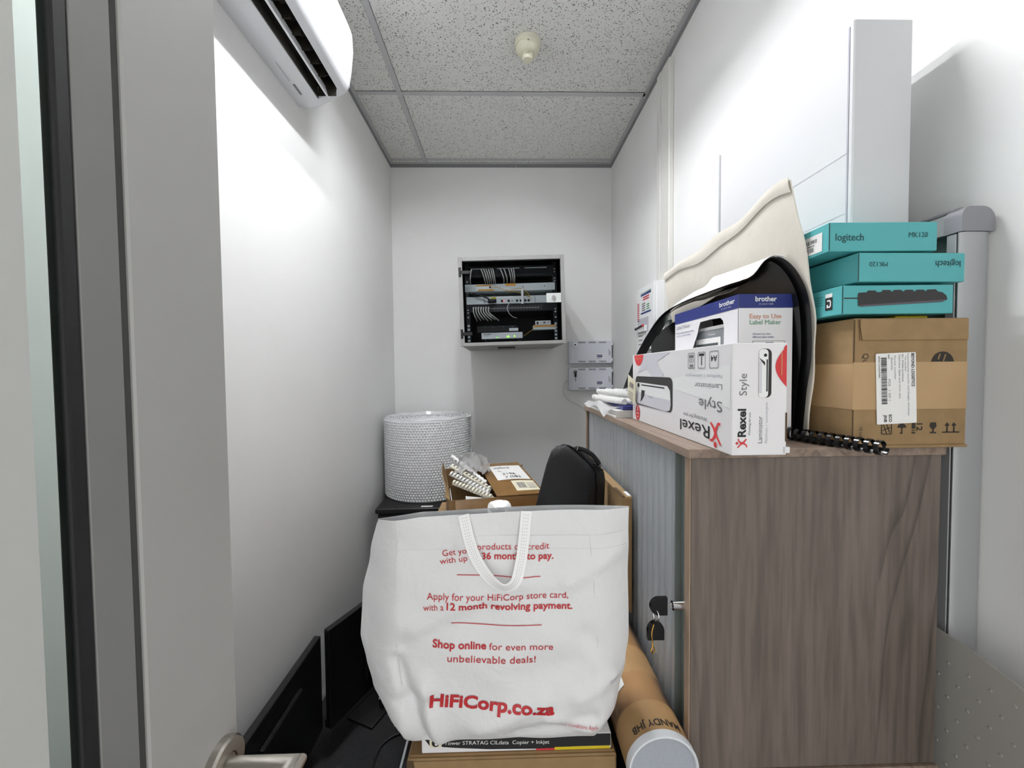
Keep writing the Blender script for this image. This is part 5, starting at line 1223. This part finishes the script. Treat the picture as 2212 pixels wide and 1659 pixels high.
def bagY(x, z):
    l, r = side(z, 1), side(z, 2); y = 0.560
    topf = max(0.0, (z - 1.10) / 0.097)
    sp = 0.045 * (1 - 0.62 * topf ** 1.5)
    if x < -0.150: y += sp * max(0, min(1, (-0.150 - x) / max(0.004, -0.150 - l))) ** 1.5 if l < -0.150 else 0
    if x > 0.130: y += 0.030 * (1 - 0.5 * topf) * max(0, min(1, (x - 0.130) / max(0.004, r - 0.130))) ** 1.7
    if z < 0.90: y += 0.022 * ((0.90 - z) / 0.05) ** 2
    y += 0.004 * topf - 0.006 * math.exp(-((x + 0.0) / 0.12) ** 2 - ((z - 1.0) / 0.10) ** 2)
    for s in CR: y -= 1.5 * s[4] * math.exp(-(seg_d(x, z, s) / s[5]) ** 2)
    y += 0.0012 * math.sin(x * 55 + z * 31) * math.sin(z * 47 - x * 20)
    return y
class BagFace:
    def at(s, x, y, e=0.0005): return Vector((x, bagY(x, y) - e, y))
BF = BagFace()
NU, NV = 150, 120
def zrow(v): return ZB + (ZT - ZB) * v
def rimz(x, z): return z + (0.0035 * math.sin(x * 14 + 0.5) - 0.010 * max(0, (-0.12 - x) / 0.07) if z > ZT - 0.02 else 0) * max(0, (z - ZT + 0.02) / 0.02)
def bfront(u, v):
    z = zrow(v); l, r = side(z, 1), side(z, 2); x = l + (r - l) * u; return (x, bagY(x, z), rimz(x, z))
def bback(u, v):
    z = zrow(v); l, r = side(z, 1), side(z, 2); x = l + (r - l) * u
    yb = bagY(l, z) * (1 - u) + bagY(r, z) * u
    full_ = 0.700 if z < 1.05 else 0.700 - (0.700 - 0.580) * ((z - 1.05) / (ZT - 1.05)) ** 0.8
    d = max(0.0, full_ - yb) * min(1, math.sin(PI * u) ** 0.35 * 1.0)
    return (x, yb + d, rimz(x, z) + (0.002 if v > 0.97 else 0))
q = MB(); q.grid(bfront, NU, NV); q.build('front_panel', 'bag', bg_, smooth=80)
q = MB(); q.grid(bback, 50, 40)
l0 = [bfront(i / 50, 0) for i in range(51)] + [bback(i / 50, 0) for i in range(51)]
q.add(l0, [(i, i + 1, 52 + i, 51 + i) for i in range(50)]); q.build('back_panel', 'bag', bg_, smooth=80)
# hem: a turned strip along the rim with its stitch line
def hem(u, v):
    z = ZT - 0.030 * (1 - v) ; l, r = side(z, 1), side(z, 2); x = l + 0.002 + (r - l - 0.004) * u; return Vector((x, bagY(x, z) - 0.0010, rimz(x, z) + 0.0006 * v))
MB().slab(lambda u, v: hem(1 - u, v), 80, 8, 0.0004).build('hem', 'bag', bg_, smooth=80)
for zz in (1.1660, 1.1470):
    q = MB(); q.tube([BF.at(-0.150 + 0.33 * i / 80, zz - 0.004 * i / 80 + 0.002, 0.0001) for i in range(81)], 0.0005, 5, 0); q.build('stitch_line', 'bag', bg_, smooth=80)
def seam(pts): 
    q = MB(); q.tube([BF.at(x, z, 0.0002) for x, z in pts], 0.0006, 5, 4); q.build('side_seam', 'bag', bg_, smooth=80)
seam([(-0.152, 1.19), (-0.154, 1.10), (-0.156, 1.00), (-0.150, 0.95)]); seam([(0.119, 1.19), (0.126, 1.10), (0.133, 1.00), (0.138, 0.92), (0.142, 0.865)])
# weld dashes at the gusset
q = MB()
for k in range(7):
    x = 0.150 + 0.0028 * k; q.add([BF.at(x + a, 0.946 + b_, 0.0012) for a, b_ in ((0, 0), (0.0012, 0), (0.0012, 0.006), (0, 0.006))], [(0, 1, 2, 3)])
    x = -0.196 + 0.0060 * k; z = 0.898 - 0.0040 * k; q.add([BF.at(x + a, z + b_, 0.0012) for a, b_ in ((0, 0), (0.0012, 0), (0.0022, 0.005), (0.001, 0.005))], [(0, 1, 2, 3)])
q.build('weld_dashes', 'ink_pale', bg_)
# straps
def ribbon(name, pts, w, th, side_v, parent, mat, sub=8):
    P = smooth_path([Vector(p) for p in pts], sub); n = len(P); v = []
    for i, p in enumerate(P):
        d = (P[min(i + 1, n - 1)] - P[max(i - 1, 0)]).normalized(); nv = Vector(side_v) if not callable(side_v) else side_v(i / (n - 1))
        s_ = d.cross(nv).normalized(); nn = s_.cross(d).normalized()
        v += [p - s_ * w / 2, p + s_ * w / 2, p + s_ * w / 2 + nn * th, p - s_ * w / 2 + nn * th]
    f = [(i * 4 + j, i * 4 + (j + 1) % 4, (i + 1) * 4 + (j + 1) % 4, (i + 1) * 4 + j) for i in range(n - 1) for j in range(4)] + [(3, 2, 1, 0), (n * 4 - 4, n * 4 - 3, n * 4 - 2, n * 4 - 1)]
    return MB().add(v, f).build(name, mat, parent, smooth=50)
hp = [(-0.058, 1.197), (-0.050, 1.166), (-0.040, 1.140), (-0.024, 1.116), (-0.008, 1.104), (0.004, 1.1035), (0.015, 1.112), (0.022, 1.134), (0.027, 1.165), (0.031, 1.201)]
pp_ = []
for i, (x, z) in enumerate(hp):
    t = i / (len(hp) - 1); pp_.append((x, bagY(x, min(z, 1.195)) - 0.0030 - 0.012 * math.sin(PI * t), z))
st1 = ribbon('handle', pp_, 0.0155, 0.0012, lambda t: Vector((0, -1, 0.0 - 0.5 * math.sin(PI * t) ** 4)), bg_, 'strap')
pp2 = [(-0.022, 0.584, 1.150), (-0.019, 0.586, 1.194), (-0.013, 0.588, 1.2010), (-0.002, 0.590, 1.2015), (0.005, 0.589, 1.1960), (0.007, 0.588, 1.15)]
q = MB()
PS = smooth_path([Vector(p) for p in pp_], 8)
for row in (-0.0030, 0.0, 0.0030):
    for i in range(1, len(PS) - 1):
        d_ = (PS[i + 1] - PS[i - 1]).normalized(); t_ = i / (len(PS) - 1); nv_ = Vector((0, -1, -0.5 * math.sin(PI * t_) ** 4)); sd_ = d_.cross(nv_).normalized(); nn_ = sd_.cross(d_).normalized()
        c3 = PS[i] + sd_ * row + nn_ * 0.0014
        q.add([c3 - d_ * 0.0009 - sd_ * 0.0003, c3 + d_ * 0.0009 - sd_ * 0.0003, c3 + d_ * 0.0009 + sd_ * 0.0003, c3 - d_ * 0.0009 + sd_ * 0.0003], [(0, 1, 2, 3)])
q.build('stitching', 'ink_lgrey', st1, kind='stuff')
ribbon('handle', pp2, 0.015, 0.0012, lambda t: Vector((0.5, -0.4, 0.9)).normalized(), bg_, 'strap')
T_ = [('Get your', -0.088, 1.1380, 0.0465, 0.15, 0.0088, 0.0), ('products on credit', -0.0385, 1.1485, 0.1015, -0.015, 0.0092, 0.0), ('with up to', -0.092, 1.127, 0.0545, 0.1289, 0.0084, 0.0), ('36 months to pay.', -0.033, 1.134, 0.102, -0.0196, 0.0097, 0.022),
      ('Apply for your HiFiCorp store card,', -0.111, 1.078, 0.2, -0.005, 0.0097, 0.0), ('with a', -0.116, 1.062, 0.0291, 0.0689, 0.0084, 0.0), ('12 month revolving payment.', -0.083, 1.065, 0.178, -0.0225, 0.0097, 0.022),
      ('Shop online', -0.104, 1.010, 0.0761, -0.0395, 0.0104, 0.025), ('for even more', -0.024, 1.006, 0.091, -0.033, 0.0097, 0.0), ('unbelievable deals!', -0.083, 0.990, 0.1251, -0.048, 0.0104, 0.0),
      ('HiFiCorp.co.za', -0.109, 0.926, 0.1778, -0.0958, 0.0175, 0.035), ('Terms and Conditions Apply', 0.060, 0.887, 0.0736, -0.1227, 0.0045, 0.0)]
for s, x, z, w, a, c, bo in T_:
    text('red_print', s, 'red', bg_, BF, x, z, w, c, rot=a, bold=bo, e=0.0012 if c > 0.006 else 0.0022, world=True)
for xa, za, xb, zb in ((-0.068, 1.112, 0.050, 1.108), (-0.077, 1.043, 0.051, 1.039)):
    q = MB(); n = 24; v = []
    for i in range(n + 1):
        t = i / n; x = xa + (xb - xa) * t; z = za + (zb - za) * t; v += [BF.at(x, z, 0.0011), BF.at(x, z + 0.0011, 0.0011)]
    q.add(v, [(2 * i, 2 * i + 2, 2 * i + 3, 2 * i + 1) for i in range(n)]); q.build('red_rule', 'red', bg_)

# --- mailing tube
mt = thing('mailing_tube', 'brown cardboard mailing tube with a white end cap beside the bag', 'mailing tube', (0.219, 0.98, 0.789))
TX, TZ, TR = 0.2190, 0.8395, 0.0490
q = MB().cyl((TX, 0.5455, TZ), (TX, 1.44, TZ), TR, n=48); q.build('tube_body', 'kraft', mt, smooth=40)
MB().lathe([(0.0, 0.5452), (0.0445, 0.5452), (0.0450, 0.5440), (0.0458, 0.5370), (0.0475, 0.5355), (0.0494, 0.5360), (0.0502, 0.539), (0.0502, 0.5475)], (TX, 0, TZ), 48, 'y').build('end_cap', 'cap_white', mt, smooth=35)
MB().lathe([(0.0, 0.5440), (0.0440, 0.5440), (0.0440, 0.5449)], (TX, 0, TZ), 40, 'y').build('cap_disc', 'cap_in', mt, smooth=35)
class TubeFace:      # x = angle*radius measured from the top towards the left, y = distance along the tube
    def at(s, x, y, e=0.0005):
        a = PI / 2 - x / TR; r = TR + e; return Vector((TX + r * math.cos(a), y, TZ + r * math.sin(a)))
TF = TubeFace()
text('marker_text', 'MANDY JHB', 'ink', mt, TF, 0.034, 0.565, 0.074, 0.0105, rot=PI, bold=0.012, e=0.0006, world=True)
def band(y0, y1, e, n=24, a0=-1.9, a1=1.9):
    return MB().grid(lambda u, v: TF.at((a0 + (a1 - a0) * u) * TR, y0 + (y1 - y0) * v, e), n, 3)
band(0.60, 0.66, 0.0004).build('clear_tape', 'clear_tape', mt, smooth=60); band(0.725, 0.86, 0.0006).build('clear_tape', 'clear_tape', mt, smooth=60)
q = MB(); cs = [(-0.052, 0.70), (-0.030, 0.668), (-0.005, 0.690), (-0.030, 0.735)]
cs = [(-0.060, 0.655), (-0.030, 0.655), (-0.030, 0.735), (-0.060, 0.735)]
MB().grid(lambda u, v: TF.at(-0.066 + 0.040 * u, 0.625 + 0.09 * v + 0.012 * u, 0.0012), 8, 4).build('paper_label', 'paper', mt, smooth=60)

# --- big carton behind, open carton with combs on it
bc2 = thing('brown_support_carton', 'brown carton on the black chest under the open box of combs', 'box', (-0.02, 1.44, 0.591))
MB().box(-0.296, 1.002, 0.592, 0.262, 1.885, 0.782, 0.002).build('carton_body', 'card', bc2)
MB().box(-0.02, 1.003, 0.7822, 0.02, 1.884, 0.7830).build('tape', 'tape', bc2)

ob = thing('open_carton', 'open taped brown carton holding white binding combs', 'box', (-0.187, 1.35, 0.7835), (0, 0, rad(10)))
OW, OD, OH = 0.335, 0.36, 0.180
c_ = MB(); c_.box(0, 0, 0, OW, 0.003, OH - 0.003); c_.build('front_wall', 'card_d', ob, **L)
MB().box(0, OD - 0.003, 0, OW, OD, OH + 0.020).build('back_wall', 'card_d', ob, **L)
MB().box(0, 0.003, 0, 0.003, OD - 0.003, OH).build('left_wall', 'card_d', ob, **L)
MB().box(OW - 0.003, 0.003, 0, OW, OD - 0.003, OH).build('right_wall', 'card_d', ob, **L)
MB().box(0.003, 0.003, 0, OW - 0.003, OD - 0.003, 0.003).build('bottom', 'card_dark', ob, **L)
# closed right flap, rising to the back, with label
P0, P1, P2, P3 = Vector((0.165, 0.002, OH - 0.002)), Vector((OW + 0.001, -0.003, OH)), Vector((OW - 0.02, OD - 0.002, OH + 0.030)), Vector((0.140, OD - 0.002, OH + 0.030))
def flap(u, v): return (P0.lerp(P1, u)).lerp(P3.lerp(P2, u), v) + Vector((0, 0, 0.006 * math.sin(PI * u) * math.sin(PI * v)))
fo = MB().slab(flap, 10, 10, 0.003).build('top_flap', 'tape_d', ob, smooth=40, **L)
class FlapFace:
    def at(s, x, y, e=0.0005): return Vector(flap(x, y)) + Vector((0, 0, 0.0034 + e))
FFc = FlapFace()
q = MB(); q.grid(lambda u, v: FFc.at(0.20 + 0.74 * u, 0.38 + 0.48 * v, 0.0008), 6, 6); q.build('address_label', 'paper', fo, smooth=60, **L)
q = MB(); q.grid(lambda u, v: FFc.at(0.46 + 0.50 * u, 0.08 + 0.26 * v, 0.0008), 6, 4); q.build('barcode_label', 'cream_tag', fo, smooth=60, **L)
text('address_text', 'oxford', 'ink', fo, FFc, 0.28, 0.74, 0.36, 0.07, e=0.0016); text('address_text', 'h,', 'ink', fo, FFc, 0.34, 0.62, 0.07, 0.06, e=0.0016)
text('address_text', '2196', 'ink', fo, FFc, 0.38, 0.52, 0.30, 0.06, e=0.0016); text('address_text', 'y (082', 'ink', fo, FFc, 0.40, 0.43, 0.36, 0.06, e=0.0016)
rects('barcode', barcode(0.55, 0.14, 0.72, 0.28, 14, 21) + [(0.76, 0.14 + 0.05 * k, 0.93, 0.155 + 0.05 * k) for k in range(3)], 'ink_grey', fo, FFc, e=0.0016)
def ffl(u, v): return Vector((0.02 + 0.135 * u + 0.012 * math.sin(9 * u) * v, -0.001 - 0.012 * v, OH - 0.004 - 0.040 * v * (1 - 0.4 * abs(u - 0.5))))
MB().slab(ffl, 10, 5, 0.002).build('front_flap', 'tape_d', ob, smooth=50, **L)
def lfl(u, v): return Vector((-0.001 - 0.014 * v + 0.004 * math.sin(7 * u), 0.004 + (OD - 0.01) * u, OH - 0.002 + 0.040 * v * (0.3 + u)))
MB().slab(lfl, 10, 5, 0.002).build('left_flap', 'card', ob, smooth=50, **L)
MB().box(0.06, -0.0010, 0.06, OW - 0.004, -0.0002, OH - 0.012).build('tape_patch', 'tape_d', ob, **L)
# combs leaning out of the box (world coordinates)
bx = Matrix.Translation(Vector((-0.187, 1.35, 0.7835))) @ Matrix.Rotation(rad(10), 4, 'Z')
cl = ['front white binding comb sticking out of the open carton', 'second white binding comb sticking out of the open carton', 'third white binding comb leaning in the open carton', 'rear white binding comb rising highest out of the open carton', 'white binding comb half hidden under the carton flap']
cps = [((0.150, 0.020, 0.172), (0.020, 0.130, 0.205)), ((0.146, 0.060, 0.176), (0.014, 0.195, 0.222)), ((0.158, 0.100, 0.176), (0.020, 0.250, 0.238)), ((0.146, 0.150, 0.186), (0.026, 0.305, 0.262)), ((0.160, 0.050, 0.150), (0.070, 0.240, 0.196))]
for k, (a, c) in enumerate(cps):
    comb(cl[k], bx @ Vector(a), bx @ Vector(c), 0.0105, 12, 'comb_w' if k % 2 else 'comb_c', roll=rad(50 * k), group='combs in the open carton')
# sheets of card behind the combs and a crumpled clear bag
sh_ = MB(); sh_.box(0.010, 0.020, 0.006, 0.0125, 0.22, 0.155); sh_.xf(bx); tag(sh_.build('white_sheet', 'paper', None), 'white sheet standing at the left inside the open carton', 'sheet')
sh_ = MB(); sh_.add([(0.060, 0.012, 0.10), (0.150, 0.012, 0.10), (0.150, 0.030, 0.165), (0.060, 0.060, 0.170), (0.060, 0.014, 0.10), (0.150, 0.014, 0.10), (0.150, 0.032, 0.165), (0.060, 0.062, 0.170)], [(0, 1, 2, 3), (7, 6, 5, 4), (0, 4, 5, 1), (1, 5, 6, 2), (2, 6, 7, 3), (3, 7, 4, 0)]); sh_.xf(bx); tag(sh_.build('white_sheet', 'paper', None), 'white sheet lying under the combs in the open carton', 'sheet')
rr_ = random.Random(3)
jit = [[(rr_.uniform(-1, 1), rr_.uniform(-1, 1), rr_.uniform(-1, 1)) for _ in range(15)] for _ in range(15)]
def crum(u, v):
    i, j = int(round(u * 14)), int(round(v * 14)); a = jit[i][j]
    x = 0.035 + 0.135 * u; y = 0.19 + 0.15 * v; z = 0.222 + 0.045 * math.sin(PI * u) * math.sin(PI * v) + 0.02 * v
    return bx @ Vector((x + 0.008 * a[0], y + 0.008 * a[1], z + 0.014 * a[2]))
q = MB(); q.grid(crum, 14, 14); tag(q.build('crumpled_plastic', 'clear_film', None, smooth=75), 'crumpled clear plastic bag on the combs in the open carton', 'plastic bag')

# --- black projector case
pc = thing('carry_case', 'black padded carry case with a handle behind the white bag', 'case', (0.10, 0.88, 0.828))
Fp = [(0.000, 0.8285), (0.040, 1.02), (0.0747, 1.148), (0.088, 1.198), (0.099, 1.228), (0.112, 1.239), (0.126, 1.238), (0.140, 1.228), (0.172, 1.198), (0.184, 1.182), (0.1865, 1.165), (0.184, 1.10), (0.150, 0.98), (0.104, 0.8285)]
Fp = [(p[0], p[1]) for p in Fp]
def ringc(sx, dy, sh): 
    cx, cz = 0.105, 1.05
    return [((cx + (x - cx) * sx + sh[0]), 0.845 + dy, max(0.8285, cz + (z - cz) * sx + sh[1])) for x, z in Fp]
rgs = [ringc(0.90, -0.004, (0, 0)), ringc(0.965, 0.000, (0.0, 0)), ringc(1.0, 0.010, (0.003, -0.001)), ringc(1.0, 0.024, (0.013, -0.005)), ringc(1.005, 0.028, (0.016, -0.006)), ringc(1.0, 0.032, (0.019, -0.007)), ringc(1.0, 0.072, (0.046, -0.016)), ringc(0.965, 0.085, (0.054, -0.019)), ringc(0.90, 0.090, (0.057, -0.020))]
n = len(Fp); q = MB(); m = len(rgs)
q.add(sum(rgs, []), [(i * n + k, i * n + (k + 1) % n, (i + 1) * n + (k + 1) % n, (i + 1) * n + k) for i in range(m - 1) for k in range(n)] + [tuple(range(n))[::-1], tuple(range((m - 1) * n, m * n))])
q.build('case_body', 'black_fabric', pc, smooth=50)
zp = ringc(1.012, 0.028, (0.016, -0.006)); MB().tube(zp[1:-1], 0.0018, 6, 4).build('zipper', 'black_gloss', pc, smooth=60)
ha, hb = Vector((0.160, 0.892, 1.219)), Vector((0.212, 0.898, 1.180)); up_h = Vector((0.55, 0.0, 0.83)).normalized()
hpts = [ha - up_h * 0.004, ha + up_h * 0.006, ha.lerp(hb, 0.25) + up_h * 0.013, ha.lerp(hb, 0.5) + up_h * 0.015, ha.lerp(hb, 0.75) + up_h * 0.013, hb + up_h * 0.006, hb - up_h * 0.006]
MB().tube(hpts, 0.0052, 10, 6).build('handle', 'black_fabric', pc, smooth=60)
for c in (ha, hb):
    q = MB(); q.tube([c + Vector((0.0, -0.010 * math.cos(t), 0)) + up_h * (0.004 + 0.006 * math.sin(t)) for t in [PI * i / 10 for i in range(11)]], 0.0011, 6, 0); q.build('handle_ring', 'chrome', pc, smooth=60)
    q = MB(); q.box(-0.012, -0.011, -0.002, 0.012, 0.011, 0.002, 0.001); ang = math.atan2(hb.x - ha.x, 1) ; q.xf(Matrix.Translation(c + up_h * 0.001) @ Matrix.Rotation(rad(36), 4, 'Y')); q.build('handle_patch', 'black_gloss', pc)

# --- flat brown box squeezed against the tambour door
fb_ = thing('slim_carton', 'slim brown carton squeezed between the bag and the tambour door', 'box', (0.254, 1.0, 0.8935))
MB().box(0.2435, 0.815, 0.8935, 0.2640, 1.22, 1.137, 0.001).build('carton_body', 'card', fb_)
MB().box(0.2445, 0.812, 0.8945, 0.2630, 0.8148, 1.134, 0.0005).build('end_flap', 'card_d', fb_)
MB().box(0.2432, 0.8145, 1.1355, 0.2500, 0.88, 1.1380, 0.0005).build('seam', 'card_dark', fb_)
MB().box(0.2560, 0.820, 1.1371, 0.2636, 0.850, 1.1377).build('paper_label', 'paper', fb_)

# ================================================================== LEFT: MONITORS, CABLES
def monitor(label, loc, rz, w, h, z0, tilt):
    t = thing('monitor', label, 'monitor', loc, (0, 0, rz))       # local x along the width, screen faces -y
    MB().box(0, 0, z0, w, 0.022, z0 + h, 0.002).build('panel_housing', 'black_plastic', t, **L)
    MB().box(0.010, -0.0012, z0 + 0.030, w - 0.010, -0.0002, z0 + h - 0.010).build('screen', 'screen', t, **L)
    MB().box(0.0, -0.006, z0, w, -0.0004, z0 + 0.026, 0.001).build('chin_bar', 'black_plastic', t, **L)
    MB().box(w * 0.3, 0.022, z0 + 0.06, w * 0.7, 0.036, z0 + h - 0.06, 0.004).build('rear_cover', 'black_plastic', t, **L)
    MB().box(w / 2 - 0.03, 0.024, 0.008, w / 2 + 0.03, 0.040, z0 + 0.12, 0.003).build('stand_neck', 'black_plastic', t, **L)
    MB().box(w / 2 - 0.11, -0.06, 0, w / 2 + 0.11, 0.06, 0.010, 0.004, 2).build('stand_base', 'black_plastic', t, **L)
    return t
# screen faces into the room (+X): local +x points towards the camera side
monitor('black monitor nearest to the door, standing along the left wall', (-0.650, 1.345, FL), rad(-90) + PI * 0, 0.50, 0.325, 0.117, 0)
ang2 = math.atan2(-0.91, -0.41)
monitor('black monitor beside the white bag, turned from the left wall', (-0.405, 1.822, FL), ang2, 0.52, 0.345, 0.117, 0)
tag(MB().tube([(-0.50, 1.30, FL + 0.005), (-0.44, 1.22, FL + 0.005), (-0.36, 1.25, FL + 0.005), (-0.30, 1.36, FL + 0.006), (-0.36, 1.44, FL + 0.010), (-0.45, 1.38, FL + 0.005), (-0.42, 1.16, FL + 0.005), (-0.30, 1.06, FL + 0.005)], 0.004, 8, 8).build('floor_cable', 'black_plastic', None, smooth=60), 'black cable looped on the dark floor beside the monitors', 'cable')
tag(MB().tube([(-0.58, 1.14, FL + 0.004), (-0.50, 1.07, FL + 0.004), (-0.42, 1.02, FL + 0.004), (-0.33, 1.02, FL + 0.004), (-0.26, 1.10, FL + 0.004)], 0.003, 8, 8).build('floor_cable', 'black_gloss', None, smooth=60), 'thin shiny black cable crossing the floor by the black chest', 'cable')
